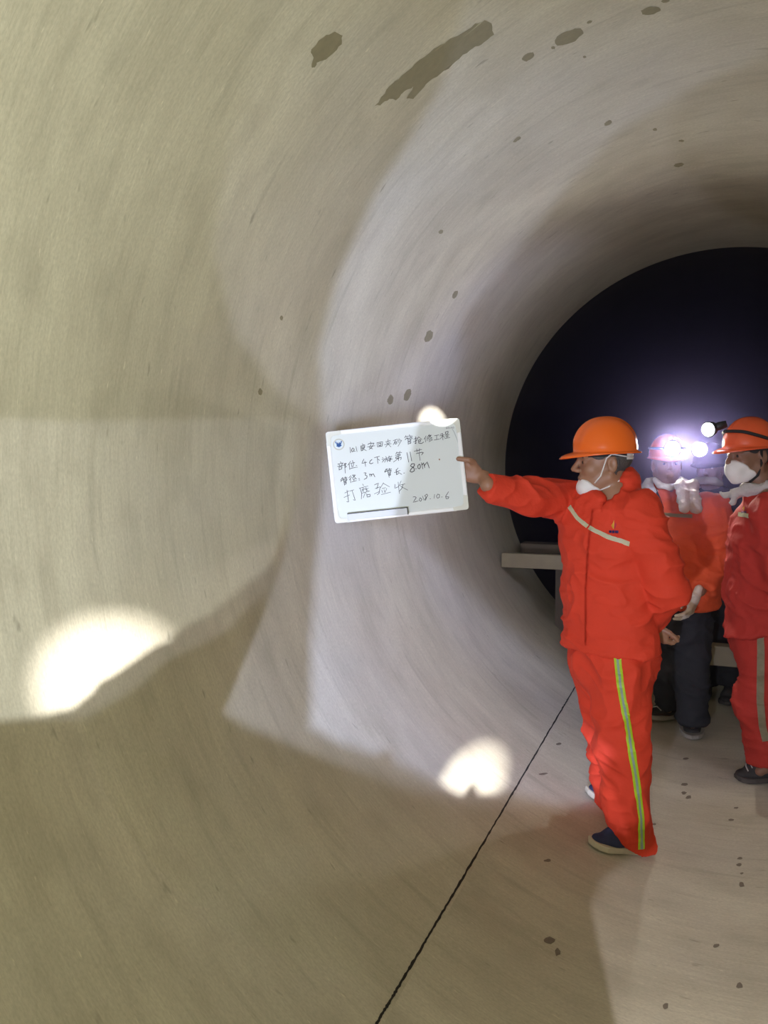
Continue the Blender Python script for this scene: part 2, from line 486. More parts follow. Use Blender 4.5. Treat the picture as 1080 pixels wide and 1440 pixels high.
def cylinder(name, R, y0, y1, m_, ny, a0=0.0, a1=360.0, na=192, extra=None):
    """part of the pipe between two angles counted from its lowest line towards the right"""
    V, Fc, UVs = [], [], []
    for j in range(ny + 1):
        y = y0 + (y1 - y0) * j / ny
        for k in range(na + 1):
            t = math.radians(a0 + (a1 - a0) * k / na); a = t - math.pi / 2
            V.append((R * math.cos(a), y, R0 + R * math.sin(a))); UVs.append((R * t, y))
    for j in range(ny):
        for k in range(na):
            i = j * (na + 1) + k
            Fc.append((i, i + na + 1, i + na + 2, i + 1))
    mi = [0] * len(Fc)
    for slot, outline in (extra or []):                       # stains and the drawn line lie on the wall, in the same mesh
        o = [Vector(p) for p in outline]
        cx = sum(p.x for p in o) / len(o); cz = sum(p.z for p in o) / len(o) - R0
        ca = math.degrees(math.atan2(cx, -cz))
        if not (a0 <= ca < a1 or a0 <= ca + 360 < a1): continue
        loc = [Vector((((math.atan2(p.x, -(p.z - R0)) - math.radians(ca) + math.pi) % (2 * math.pi)) * R, p.y, 0)) for p in o]
        b0 = len(V)
        for p in o:
            V.append(tuple(p)); UVs.append((0, 0))
        stack = [tuple(b0 + i for i in t) for t in tessellate_polygon([loc])]
        rl = math.hypot(o[0].x, o[0].z - R0)
        while stack:                                          # keep long facets on the curve of the wall
            t = stack.pop(); p = [Vector(V[i]) for i in t]
            e, k = max(((p[i] - p[(i + 1) % 3]).length, i) for i in range(3))
            if e < 0.07 or slot == 2:
                Fc.append(t); mi.append(slot); continue
            mid = (p[k] + p[(k + 1) % 3]) / 2; q = rl / math.hypot(mid.x, mid.z - R0)
            V.append((mid.x * q, mid.y, R0 + (mid.z - R0) * q)); UVs.append((0, 0)); n_ = len(V) - 1
            stack += [(t[k], n_, t[(k + 2) % 3]), (n_, t[(k + 1) % 3], t[(k + 2) % 3])]
    o = mesh(name, V, Fc, [m_] if not extra else [m_, M_damp, M_joint, M_scuff], midx=mi)
    ul = o.data.uv_layers.new(name='pipe')
    for lp in o.data.loops: ul.data[lp.index].uv = UVs[lp.vertex_index]
    return tag(o, kind='structure')


def on_wall(poly, sub=6, jit=0.0, lift=0.0012):
    out = []
    for a, b in zip(poly, poly[1:] + poly[:1]):
        for k in range(sub):
            t = k / sub
            p = (a[0] + (b[0] - a[0]) * t + random.uniform(-jit, jit), a[1] + (b[1] - a[1]) * t + random.uniform(-jit, jit))
            out.append(wall(p[0], p[1], R0 - lift))
    return out


def blob(cx, cy, rx, ry, ang=0.0, n=14, jit=0.12):
    c, s = math.cos(ang), math.sin(ang); o = []
    for k in range(n):
        t = 2 * math.pi * k / n; q = 1 + random.uniform(-jit, jit)
        x, y = rx * q * math.cos(t), ry * q * math.sin(t); o.append((cx + c * x - s * y, cy + s * x + c * y))
    return o


stains = []
big = [(692, 34), (694, 48), (682, 60), (668, 66), (650, 78), (636, 92), (618, 104), (604, 114), (592, 128), (580, 140), (572, 138), (582, 122), (570, 128), (556, 140), (548, 138), (538, 146), (528, 150), (540, 132), (552, 118), (566, 106), (584, 90), (604, 74), (626, 60), (650, 46), (668, 34), (682, 28)]
stains.append((1, on_wall(big, 3, 1.2)))
stains.append((1, on_wall([(438, 94), (440, 80), (436, 74), (444, 62), (458, 50), (470, 45), (482, 50), (480, 62), (470, 74), (458, 84), (446, 88), (442, 96)], 3, 1.0)))
for b_ in (blob(800, 52, 22, 9, -0.45), blob(743, 80, 9, 5, -0.5), blob(915, 15, 14, 5.5, -0.2), blob(829, 31, 4, 2, -.4), blob(778, 67, 3, 2), blob(936, 1, 6, 2.5, -.2),
           blob(855, 173, 6, 3, -.5), blob(727, 196, 6, 2.5, -.6), blob(822, 80, 2.5, 1.6), blob(573, 556, 4.5, 9, .3), blob(549, 562, 4, 7, .2), blob(366, 551, 3, 5), blob(396, 447, 2.2, 3.4),
           blob(620, 326, 3.5, 2.5, -.6), blob(640, 414, 3, 6, .5), blob(603, 473, 5, 9, .4), blob(955, 232, 7, 3, -.2), blob(921, 182, 3, 2), blob(958, 198, 4, 1.6)):
    stains.append((1, on_wall(b_, 2, 0.3)))
for b_ in (blob(345, 677, 8, 17, .1), blob(150, 1358, 7, 7)):
    pass
ln = [(528, 1442), (560, 1390), (600, 1322), (650, 1237), (700, 1152), (750, 1066), (790, 998), (811, 962)]
def line_poly(pts, hw):
    L_, R_ = [], []
    W = [wall(*p, R0 - 0.0015) for p in pts]
    fine = []
    for a, b in zip(pts, pts[1:]):
        n = 22
        for k in range(n): fine.append((a[0] + (b[0] - a[0]) * k / n, a[1] + (b[1] - a[1]) * k / n))
    ang = [math.atan2(wall(*p)[2] - R0, wall(*p)[0]) for p in (fine[0], fine[-1])]
    ys = [wall(*p)[1] for p in fine]
    for i, y in enumerate(ys):
        t = i / (len(ys) - 1); a = ang[0] + (ang[1] - ang[0]) * t
        for side, Ls in ((1, L_), (-1, R_)):
            aa = a + side * (hw * random.uniform(0.6, 1.5)) / R0
            Ls.append(((R0 - 0.0015) * math.cos(aa), y, R0 + (R0 - 0.0015) * math.sin(aa)))
    return L_ + R_[::-1]
stains.append((2, line_poly(ln, 0.0032)))
spots_floor = [(962, 1103, 5, 2), (962, 1115, 4, 2), (968, 1121, 4, 2.5), (1035, 1136, 3, 1.5), (1028, 1153, 4, 2), (1040, 1207, 3.5, 2), (1039, 1216, 4, 2.5), (1043, 1228, 2.5, 1.5), (1043, 1244, 4, 3.5), (1007, 1330, 5, 3),
               (1040, 1386, 5, 4.5), (936, 1415, 4.5, 5), (964, 1067, 4, 1.6), (920, 1159, 3, 1.5), (770, 1210, 5, 2), (786, 1046, 4, 1.6), (764, 1088, 6, 1.5), (772, 1322, 9, 5), (784, 1338, 4, 6)]
for (a, b, c, d) in spots_floor:
    stains.append((3, on_wall(blob(a, b, c, d, -.1, 9, .25), 1)))
for nm, a0, a1, na in (('floor', -29.5, 29.5, 32), ('wall_right', 29.5, 140, 60), ('ceiling', 140, 220, 44), ('wall_left', 220, 330.5, 60)):
    cylinder(nm, R0, -5.0, RIM_Y, M_pipe, 160, a0, a1, na, stains)
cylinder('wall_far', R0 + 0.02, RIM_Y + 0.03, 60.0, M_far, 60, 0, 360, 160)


def ring(name, r0, r1, y0, y1, m_, n=192):
    bm = bmesh.new(); q = []
    for (r, y) in ((r0, y0), (r1, y0), (r1, y1), (r0, y1)):
        q.append([bm.verts.new((r * math.cos(2 * math.pi * k / n), y, R0 + r * math.sin(2 * math.pi * k / n))) for k in range(n)])
    for a in range(4):
        A, B = q[a], q[(a + 1) % 4]
        for k in range(n): bm.faces.new((A[k], A[(k + 1) % n], B[(k + 1) % n], B[k]))
    return tag(bm_obj(name, bm, m_, smooth=False), kind='structure')


ring('trim_1', R0 + 0.004, R0 + 0.09, RIM_Y + 0.001, RIM_Y + 0.035, M_joint)
ring('trim_2', R0 + 0.0, R0 + 0.06, -5.06, -5.0, M_joint)
bm = bmesh.new()
vs = [bm.verts.new((1.6 * math.cos(2 * math.pi * k / 64), 60.02, R0 + 1.6 * math.sin(2 * math.pi * k / 64))) for k in range(64)]
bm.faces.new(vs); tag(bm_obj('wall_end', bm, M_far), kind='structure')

# ------------------------------------------------------------------ people
M_skin = mat('skin', (0.32, 0.165, 0.095), 0.5, var=0.12, scale=40, bump=0.05)
M_skin_d = mat('skin_weathered', (0.24, 0.125, 0.080), 0.5, var=0.15, scale=40, bump=0.05)
M_red = mat('red_orange_workwear', (0.66, 0.052, 0.022), 0.78, var=0.10, scale=13, bump=0.9, detail=6, bdist=.012, spec=0.25)
M_orange = mat('orange_workwear', (0.74, 0.105, 0.035), 0.75, var=0.14, scale=13, bump=0.9, detail=6, bdist=.012, spec=0.25)
M_crimson = mat('faded_red_workwear', (0.42, 0.036, 0.026), 0.8, var=0.2, scale=12, bump=0.9, detail=6, bdist=.012, spec=0.25)
M_navy = mat('dark_denim', (0.022, 0.023, 0.030), 0.85, var=0.3, scale=12, bump=0.9, detail=6, bdist=.012)
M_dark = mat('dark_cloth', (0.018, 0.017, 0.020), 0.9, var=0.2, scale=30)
M_helmet = mat('orange_helmet_shell', (0.86, 0.145, 0.015), 0.26, spec=0.5)
M_helmet_r = mat('worn_orange_helmet_shell', (0.72, 0.10, 0.03), 0.34, var=0.1, scale=12)
M_white = mat('white_cloth', (0.78, 0.77, 0.74), 0.85, var=0.05, scale=60, bump=0.1)
M_towel = mat('grey_towel', (0.50, 0.47, 0.45), 0.95, var=0.12, scale=120, bump=0.5)
M_hair = mat('short_dark_hair', (0.030, 0.027, 0.026), 0.7, var=0.4, scale=160, bump=0.6)
M_hair_g = mat('greying_hair', (0.075, 0.068, 0.064), 0.7, var=0.5, scale=160, bump=0.6)
M_eye = mat('eye', (0.03, 0.02, 0.015), 0.5)
M_silver = mat('silver_reflective_tape', (0.80, 0.86, 0.60), 0.45, var=0.06, scale=90)
M_lime = mat('lime_tape', (0.68, 0.98, 0.04), 0.5)
M_cyan = mat('grey_green_tape', (0.46, 0.62, 0.52), 0.45, var=0.06, scale=90)
M_dull = mat('worn_tape', (0.42, 0.38, 0.24), 0.6, var=0.2, scale=60)
M_canvas = mat('navy_canvas', (0.020, 0.026, 0.075), 0.8, var=0.2, scale=80)
M_sole = mat('cream_rubber', (0.52, 0.46, 0.35), 0.7, var=0.1, scale=60)
M_shoe = mat('dark_trainer', (0.035, 0.032, 0.032), 0.75, var=0.3, scale=60)
M_sole_g = mat('grey_rubber', (0.36, 0.33, 0.30), 0.7, var=0.1, scale=60)
M_sole_d = mat('muddy_rubber', (0.06, 0.05, 0.045), 0.8, var=0.2, scale=60)
M_glove = mat('cotton_glove', (0.72, 0.66, 0.58), 0.9, var=0.08, scale=90, bump=0.3)
M_strap = mat('black_webbing', (0.015, 0.015, 0.016), 0.8)
M_lens = mat('lamp_lens', (0.9, 0.9, 0.95), 0.2, emit=((0.90, 0.90, 1.0), 60.0))


def head_field(F, c, f, u, s=1.0, face=True, k0=0.012):
    """skull, jaw, brow, nose, lips, chin, ears; c between the ears, f forward, u up"""
    f = unit(f); u = unit(u - f * (np.asarray(u) @ f)); l = np.cross(u, f)
    M = np.array([f, l, u])
    def P(a, b, d): return np.asarray(c) + s * (f * a + l * b + u * d)
    def E(a, b, d, r, k=k0, op='add'): F.put(ell(P(a, b, d), np.array(r) * s, M), k, op)
    def Cp(p, q, ra, rb=None, k=k0): F.put(cap(P(*p), P(*q), ra * s, (rb or ra) * s), k)
    E(-.012, 0, .032, (.098, .076, .085)); E(.036, 0, -.02, (.058, .060, .088), .02)
    for e in (1, -1):
        Cp((-.005, .052 * e, -.05), (.068, .014 * e, -.096), .026, .021, .02)
        E(.058, .038 * e, -.018, (.030, .024, .028), .015)
        E(-.015, .077 * e, -.004, (.020, .009, .033), .006); E(-.013, .086 * e, .0, (.010, .006, .018), .004, 'sub')
    E(.076, 0, -.095, (.020, .026, .019), .012)
    if face:
        E(.080, 0, -.054, (.018, .030, .022), .012)
        for e in (1, -1):
            Cp((.080, .046 * e, .035), (.091, .010 * e, .032), .010, .010, .010)
            E(.102, .032 * e, .012, (.016, .016, .010), .008, 'sub')
            E(.078, .032 * e, .012, (.013, .014, .011), .004)
            E(.103, .012 * e, -.021, (.012, .009, .009), .005)
        Cp((.090, 0, .028), (.118, 0, -.014), .008, .0115, .010)
        Cp((.094, -.017, -.050), (.094, .017, -.050), .007, k=.004); Cp((.092, -.015, -.064), (.092, .015, -.064), .008, k=.004)
    return P, M, f, l, u


def hand_field(F, wrist, d, n, side, curl=0.5, thumb=None, s=1.0, fingers=None, spread=0.10, k=0.005):
    """palm with four fingers of unequal length and a thumb that leaves the side of the palm.
    d: towards the fingers, n: out of the palm, side: towards the thumb"""
    d = unit(d); n = unit(n - d * (np.asarray(n) @ d)); t = unit(np.asarray(side) - d * (np.asarray(side) @ d) - n * (np.asarray(side) @ n))
    w = np.asarray(wrist, float)
    def P(a, b, c): return w + s * (d * a + t * b + n * c)
    F.put(cap(P(-.03, 0, 0), P(.02, 0, 0), .026 * s, .026 * s, (n, 1.3)), .012)
    for b in (-.026, -.009, .009, .026):
        F.put(cap(P(.012, b * .7, 0), P(.082 - abs(b - .006) * .25, b, 0), .0155 * s, .0125 * s), .012)
    F.put(cap(P(.02, .02, .008), P(.055, .030, .012), .018 * s, .014 * s), .012)
    spec = fingers or [(.074, .026, curl), (.083, .009, curl), (.077, -.009, curl), (.060, -.026, curl)]
    for L, b, cu in spec:
        p = np.array([.084 - abs(b - .006) * .25, b, 0.0]); ang = 0.12; q = p
        yaw_ = b * spread / .026
        for j, fr in enumerate((.45, .30, .25)):
            ang += cu * (0.75, 1.0, 0.7)[j]
            e = q + L * fr * np.array([math.cos(ang) * math.cos(yaw_), math.cos(ang) * math.sin(yaw_), math.sin(ang)])
            r0 = (.0098, .0090, .0082)[j]
            F.put(cap(P(*q), P(*e), r0 * s, (r0 - .0007) * s), k if j else .008); q = e
    th = thumb or [(.018, .026, .010), (.045, .052, .020), (.070, .062, .026), (.092, .062, .030)]
    for j, (a, b) in enumerate(zip(th, th[1:])):
        F.put(cap(P(*a), P(*b), (.0150, .0118, .0105)[j] * s, (.0118, .0105, .0090)[j] * s), .008 if j == 0 else .004)


def eye_pair(P, body):
    for e in (1, -1):
        bm = bmesh.new()
        bmesh.ops.create_uvsphere(bm, u_segments=12, v_segments=8, radius=.0085, matrix=Matrix.Translation(Vector(P(.0835, .032 * e, .011))))
        bm_obj('eye', bm, M_eye, body, smooth=True)


def helmet(parent, c, f, u, m_, s=1.0, brim=0.058, tilt=0.0, lamp=None, strap=None):
    """hard hat: domed shell with a raised ridge, gutter and peak; lamp is a sub-part"""
    f = unit(f); u = unit(u - f * (np.asarray(u) @ f)); l = np.cross(u, f)
    f, u = f * math.cos(tilt) + u * math.sin(tilt), u * math.cos(tilt) - f * math.sin(tilt)
    c = np.asarray(c, float)
    na, nh = 96, 26; V, Fc = [], []
    for j in range(nh + 1):
        p = (j / nh)
        for k in range(na):
            a = 2 * math.pi * k / na; ca, sa = math.cos(a), math.sin(a)
            ax, ay, az = .121, .104, .132
            fr = max(0.0, ca)
            if p <= 0.78:
                t = p / 0.78 * (math.pi / 2); rr = math.sin(t) ** 0.90; h = math.cos(t) ** 0.95
                x, y, z = ax * rr * ca, ay * rr * sa, az * h
                d_ = math.exp(-(y / .020) ** 4) * (1 if p < .62 else max(0, (.78 - p) / .16))
                g = .006 * d_ * (0.4 + 0.6 * rr if p > 0.1 else 0.5)
                d2 = math.exp(-((abs(y) - .052) / .010) ** 2) * max(0, math.sin(t)) * (1 if p < .60 else max(0, (.74 - p) / .14)) * .0025
                x *= 1 + (g + d2) / .13; y *= 1 + d2 / .11; z += g
            else:
                q = (p - 0.78) / 0.22
                w = .010 + brim * fr ** 1.6 + .006 * max(0, -ca)
                e = 0.004 if q > 0 else 0
                x, y, z = (ax + w * q) * ca, (ay + (.010 + brim * .25 * fr) * q) * sa, -(.006 + .012 * fr ** 2) * q * q - .004 * (1 if q > .9 else 0)
                z -= .004 * math.sin(math.pi * q) * (1 - fr)
            V.append(c + s * (f * x + l * y + u * z))
        
    for j in range(nh):
        for k in range(na):
            i0, i1 = j * na + k, j * na + (k + 1) % na
            Fc.append((i0, i0 + na, i1 + na, i1))
    o = mesh('helmet', V, Fc, m_); under(o, parent)
    sm = o.modifiers.new('thick', 'SOLIDIFY'); sm.thickness = .0035; sm.offset = -1
    def P(a, b, d): return c + s * (f * a + l * b + u * d)
    # inner headband, seen under the shell; its padded back is white
    for nm, m2, a0, a1, z0, z1 in (('headband', M_strap, -125, 125, .012, -.020), ('nape_pad', M_white, 128, 232, .014, -.034)):
        bm = bmesh.new(); K = 40; rows = []
        for z in (z0, z1):
            rows.append([[bm.verts.new(Vector(P((.100 - t) * math.cos(math.radians(a0 + (a1 - a0) * k / K)) - .004, (.084 - t) * math.sin(math.radians(a0 + (a1 - a0) * k / K)), z))) for k in range(K + 1)] for t in (0, .003)])
        for k in range(K):
            for A, B in ((rows[0][0], rows[1][0]), (rows[1][0], rows[1][1]), (rows[1][1], rows[0][1]), (rows[0][1], rows[0][0])):
                bm.faces.new((A[k], A[k + 1], B[k + 1], B[k]))
        bm_obj(nm, bm, m2, o, smooth=True)
    if strap:
        pts = [P(*q) for q in strap]
        fine = []
        for i in range(len(pts) - 1):
            for k in range(8):
                t = k / 8; p0, p1, p2, p3 = pts[max(i - 1, 0)], pts[i], pts[i + 1], pts[min(i + 2, len(pts) - 1)]
                fine.append(.5 * ((2 * p1) + (p2 - p0) * t + (2 * p0 - 5 * p1 + 4 * p2 - p3) * t * t + (3 * p1 - p0 - 3 * p2 + p3) * t ** 3))
        bm_obj('lamp_strap', tube(fine, .0075 * s, 8), M_strap, o, smooth=True)
    return o, P, f, l, u


def head_lamp(helm, pos, d, r=0.022, watts=0, col=(0.92, 0.92, 1.0), half=75, aim=None, root=None):
    pos = np.asarray(pos, float); x, y, z = axes_from(d); F0 = frame(pos, x, y, z)
    hl = bm_obj('headlamp', lathe([(r * .8, -.035), (r * 1.0, -.03), (r * 1.12, -.004), (r * 1.18, 0), (r * 1.0, .0005)], F0, 28), M_black, helm, smooth=False)
    ln_ = bm_obj('lens', lathe([(r * .98, -.002), (r * .98, .002), (r * .7, .005)], F0, 28), M_lens, helm, smooth=False)
    if watts:
        l = spot('headlamp_light', pos + z * .012, aim if aim is not None else pos + z, watts, col, half, 0.5, .03)
        l.parent = helm
    return hl


def shoe(parent, heel, toe, w, m_up, m_so, hgt=0.075, up=(0, 0, 1), sole_t=0.024, laces=None):
    heel, toe = np.asarray(heel, float), np.asarray(toe, float)
    f = unit(toe - heel); L = np.linalg.norm(toe - heel); u = unit(np.asarray(up, float) - f * (np.asarray(up) @ f)); l = np.cross(u, f)
    def P(a, b, d): return heel + f * a * L + l * b + u * d
    out = [(0.0, .0), (.03, .55), (.10, .80), (.22, .86), (.42, .84), (.60, .98), (.74, 1.0), (.87, .80), (.95, .52), (1.0, .0)]
    ol = [(a, b * w / 2) for a, b in out] + [(a, -b * w / 2) for a, b in out[-2:0:-1]]
    bm = bmesh.new(); rows = []
    for z, g in ((0, .96), (.006, 1.0), (sole_t * .8, 1.0), (sole_t, .97)):
        rows.append([bm.verts.new(Vector(P(.5 + (a - .5) * g, b * g, z + (.008 * max(0, a - .8) / .2)))) for a, b in ol])
    n = len(ol)
    for A, B in zip(rows, rows[1:]):
        for k in range(n): bm.faces.new((A[k], A[(k + 1) % n], B[(k + 1) % n], B[k]))
    bm.faces.new(rows[0][::-1]); bm.faces.new(rows[-1])
    F = Field(np.minimum(heel, toe) - .09, np.maximum(heel, toe) + .16, .005)
    fl = (u, 1.0)
    F.put(cap(P(.18, 0, sole_t + .022), P(.55, 0, sole_t + .016), w * .38, w * .42, (u, 1.35)), .02)
    F.put(cap(P(.55, 0, sole_t + .010), P(.80, 0, sole_t + .004), w * .42, w * .33, (u, 1.7)), .02)
    F.put(cap(P(.20, 0, sole_t + .02), P(.20, 0, sole_t + hgt), w * .40, w * .40), .02)
    F.put(cap(P(.22, 0, sole_t + hgt * .8), P(.60, 0, sole_t + .030), w * .30, w * .28), .02)
    F.clip(P(.5, 0, sole_t - .004), -u)
    F.clip(P(.2, 0, sole_t + hgt), u)
    o, bv = field_obj('shoe', F, m_up, parent, 2)
    bm_obj('sole', bm, m_so, o, smooth=False)
    if laces:
        b2 = bmesh.new()
        for k in range(4):
            a = .46 + .075 * k
            pts = []
            for j in range(7):
                q = P(a, w * .26 * (j / 3 - 1), sole_t + .2); lo, no, _, _ = bv.find_nearest(Vector(P(a, w * .24 * (j / 3 - 1), sole_t + .085 - .014 * k - abs(j - 3) * .006)))
                pts.append(np.array(lo) + np.array(no) * .002)
            tube(pts, .0032, 6, b2)
        bm_obj('laces', b2, laces, o, smooth=True)
    return o


def emblem(bvh, px, py, s, parent, flame=True):
    """breast emblem: small yellow and red flame over a violet line of lettering"""
    pcs = [([(-.1, -.9), (-.55, -.1), (-.15, .5), (.05, 1.1), (.1, .1), (.05, -.9)], 0), ([(.15, -.9), (.2, .1), (.45, .55), (.6, 0), (.4, -.6)], 1),
           ([(-1.0, -1.25), (-1.0, -1.85), (-.45, -1.85), (-.45, -1.25)], 2), ([(-.35, -1.25), (-.35, -1.85), (.2, -1.85), (.2, -1.25)], 2), ([(.3, -1.25), (.3, -1.85), (1.0, -1.85), (1.0, -1.25)], 2)]
    bm = bmesh.new()
    for poly, mi in pcs:
        vs = []
        for a, b in poly:
            h, n = from_camera(bvh, px + a * s, py - b * s)
            if h is None: return None
            vs.append(bm.verts.new(Vector(h + n * .0035)))
        fc = bm.faces.new(vs); fc.material_index = mi
    bmesh.ops.solidify(bm, geom=list(bm.faces), thickness=.0015)
    me = bpy.data.meshes.new('emblem'); bm.to_mesh(me); bm.free()
    return link('emblem', me, [M_emb_y, M_emb_r, M_emb_v], parent)


M_emb_y = mat('emblem_yellow', (0.75, 0.42, 0.03), 0.6); M_emb_r = mat('emblem_red', (0.42, 0.01, 0.05), 0.6); M_emb_v = mat('emblem_violet', (0.05, 0.025, 0.16), 0.6)


def strip_shape(head, H, region, grow, name, m_, parent, it=1, h=.004, extra=None):
    """a piece that hugs the head: the head grown by a little, kept only inside a region"""
    lo = np.asarray(H) - .17; hi = np.asarray(H) + .17
    F = Field(lo, hi, h); head(F)
    if extra: extra(F)
    a = F.a - grow
    G = Field(lo, hi, h)
    region(G)
    F.a = np.maximum(a, G.a)
    return field_obj(name, F, m_, parent, it)


# ================= the man who holds the board
def man_with_board():
    base = np.array([-.36, 3.20, floor_z(-.36)])
    root = empty('person', base)
    tag(root, 'person in plain red-orange workwear and shiny orange helmet holding a whiteboard', 'person', 'workers in the pipe')
    f = unit([-.42, -.90, 0]); u = np.array([0, 0, 1.0]); rt = unit(np.cross(f, u))
    chest = at(851, 745, 3.20); waist = at(852, 840, 3.21); hips = at(860, 905, 3.22); neck = at(864, 686, 3.19)
    shR = at(806, 704, 3.30); elR = at(742, 699, 3.06); wrR = at(686, 682, 2.90)
    shL = at(897, 722, 3.12); elL = at(938, 828, 3.13); wrL = at(916, 876, 3.28)
    hipR = at(838, 925, 3.30); knR = at(856, 1030, 3.36); anR = at(868, 1118, 3.43)
    hipL = at(872, 925, 3.16); knL = at(874, 1050, 3.10); anL = at(887, 1178, 3.12)
    H = at(849, 652, 3.19); hf = unit(-RT * 1.0 + FW * .04 - np.array([0, 0, .06])); hu = unit(np.array([0, 0, 1.0]) - RT * 0.02)
    # ---- body: one continuous surface
    F = Field([-1.05, 2.60, -.01], [.02, 3.62, 1.80], .0042)
    F.put(cap(hips, chest, .125, .140, (f, 1.35)), .05); F.put(cap(chest, neck - u * .03, .13, .06, (f, 1.2)), .05)
    F.put(cap(shR, shL, .055), .05)
    for a, b, c in ((shR, elR, wrR), (shL, elL, wrL)):
        F.put(cap(a, b, .050, .040), .03); F.put(cap(b, c, .040, .027), .02)
    for a, b, c in ((hipR, knR, anR), (hipL, knL, anL)):
        F.put(cap(a, b, .078, .050), .04); F.put(cap(b, c, .052, .038), .02)
        F.put(cap(c, c - RT * .055 - u * .025, .030, .022), .01)
    F.put(cap(H - u * .05 - hf * .028, neck - u * .02, .058, .064), .025)
    P, M, hf, hl, hu = head_field(F, H, hf, hu, 1.0)
    bd = BOARD_D
    # right hand: thumb in front of the board, fingers behind it
    dR = unit(-RT * 1.0 + UP * .32)
    wH = at(672, 669, 2.9); wH = CAM + (wH - CAM) * ((BOARD_D + .030) / ((wH - CAM) @ FW))
    F.put(cap(wrR, wH - dR * .02, .027, .026), .012)
    hand_field(F, wH, dR, -FW, UP, curl=.12, s=1.0, thumb=[(.012, .022, .006), (.036, .042, .030), (.058, .042, .052), (.096, .034, .052)])
    dL = unit(at(932, 896, 3.34) - wrL)
    hand_field(F, wrL + dL * .02, unit(-u * .75 + RT * .5 + FW * .1), FW * .2 + RT * .6 + u * .5, -FW, curl=.75, s=.92)
    body, bvb = field_obj('body', F, M_skin, root, 1)
    eye_pair(P, body)
    hd = lambda G: head_field(G, H, hf, hu, 1.0, face=False)
    def hair_zone(G):
        G.put(ell(P(-.055, 0, .035), (.075, .10, .085), M), .01); G.put(cap(P(.03, -.09, .055), P(.03, .09, .055), .038), .01)
        G.put(cap(P(-.05, -.10, -.03), P(-.05, .10, -.03), .026), .02)
        for e in (1, -1): G.put(ell(P(-.008, .082 * e, -.004), (.030, .02, .042), M), .004, 'sub')
    strip_shape(hd, H, hair_zone, .005, 'hair', M_hair_g, body)
    for e in (1, -1): bm_obj('eyebrow', tube([P(.090, .048 * e, .030), P(.098, .030 * e, .037), P(.100, .013 * e, .033)], [.0025, .0045, .003], 6), M_hair, body, smooth=True)
    # ---- jacket
    J = Field([-1.0, 2.72, .70], [.10, 3.60, 1.62], .006)
    hem = at(858, 914, 3.2)
    J.put(cap(hips - u * .04, waist, .190, .182, (f, 1.42)), .05); J.put(cap(waist, chest, .182, .178, (f, 1.38)), .05)
    J.put(cap(chest, neck - u * .075, .165, .085, (f, 1.30)), .06)
    J.put(cap(shR - u * .02, shL - u * .01, .074, .072), .06)
    J.put(cap(shR, elR, .082, .064), .04); J.put(cap(elR, wrR - (wrR - elR) * -.02, .068, .050, None, True), .03)
    J.put(cap(shL, elL, .088, .072), .016); J.put(cap(elL, wrL, .076, .052, None, True), .02)
    J.put(cap(hem + u * .03, hem - u * .02, .196, .205, (f, 1.40)), .03)
    # stand-up collar, open in front
    J.put(cap(neck - u * .06 - hf * .012, neck + u * .022 - hf * .026, .088, .060), .03)
    J.clip(hem + u * .006, -u + np.array([0.02, 0, 0]))
    J.put(cap(neck - u * .01 + hf * .03, neck + u * .12 + hf * .035, .062, .078), .006, 'sub')
    for px_, py_, r_ in ((848, 716, .008), (850, 708, .014), (856, 699, .020), (852, 690, .026), (864, 688, .022), (871, 680, .018)):
        J.put(cap(at(px_, py_, 2.88), at(px_, py_, 3.165), r_), .006, 'sub')      # the open neck
    jac, bvj = field_obj('jacket', J, M_red, root, 1, (3, .016, 6.5))
    # collar flaps
    ribbon('reflective_stripe', bvj, [(801, 712), (812, 728), (827, 741)], .017, [M_silver], jac, n=16)
    ribbon('reflective_stripe', bvj, [(829, 742), (855, 755), (886, 765)], .017, [M_silver], jac, n=22)
    emblem(bvj, 863, 738, 6.5, jac)
    ribbon('placket', bvj, [(834, 716), (828, 760), (824, 830), (824, 908)], .010, [M_red], jac, n=40, lift=.0035)
    # ---- trousers
    T = Field([-.75, 2.85, .0], [.05, 3.70, .98], .006)
    T.put(cap(hips + u * .04, hips - u * .05, .165, .165, (f, 1.30)), .04)
    T.put(cap(hipR, knR, .110, .088), .05); T.put(cap(knR, anR - u * .02, .088, .082, None, True), .03)
    T.put(cap(hipL, knL, .118, .096), .05); T.put(cap(knL, anL - u * .045 + RT * .004, .094, .082, None, True), .03)
    T.put(cap(hipL - f * .03 + u * .02, hipL - f * .05, .10, .10), .05)
    T.clip(at(884, 1184, 3.12), -u - RT * .50)
    tro, bvt = field_obj('trousers', T, M_red, root, 1, (11, .018, 5.0))
    ribbon('lime_stripe', bvt, [(868, 920), (872, 960), (880, 1005), (887, 1050), (895, 1100), (901, 1150), (902, 1194)], .027, [M_lime, M_cyan], tro, n=70, rows=3, bands=[0, 1, 0])
    # ---- shoes
    def fl(px, py): return wall(px, py) + np.array([0, 0, .002])
    hL, tL = fl(901, 1196), fl(826, 1189)
    shoe(root, hL, tL, .10, M_canvas, M_sole, .070, up=unit([-hL[0], 0, R0 - hL[2]]))
    hR, tR = fl(893, 1140), fl(821, 1114)
    shoe(root, hR, tR, .10, M_canvas, M_sole, .070, up=unit([-hR[0], 0, R0 - hR[2]]))
    # ---- helmet and mask
    hc = P(-.008, 0, .048)
    hel, HP, *_ = helmet(root, hc, hf, hu, M_helmet, 1.02, .046, tilt=.02)
    def mask_zone(G):
        G.put(ell(P(.088, 0, -.092), (.055, .062, .040), M), .01); G.put(cap(P(.05, -.03, -.105), P(.05, .03, -.105), .028), .01)
    def bulge(G): G.put(ell(P(.074, 0, -.088), (.030, .036, .028), M), .02)
    hd2 = lambda G: head_field(G, H, hf, hu, 1.0, face=False)
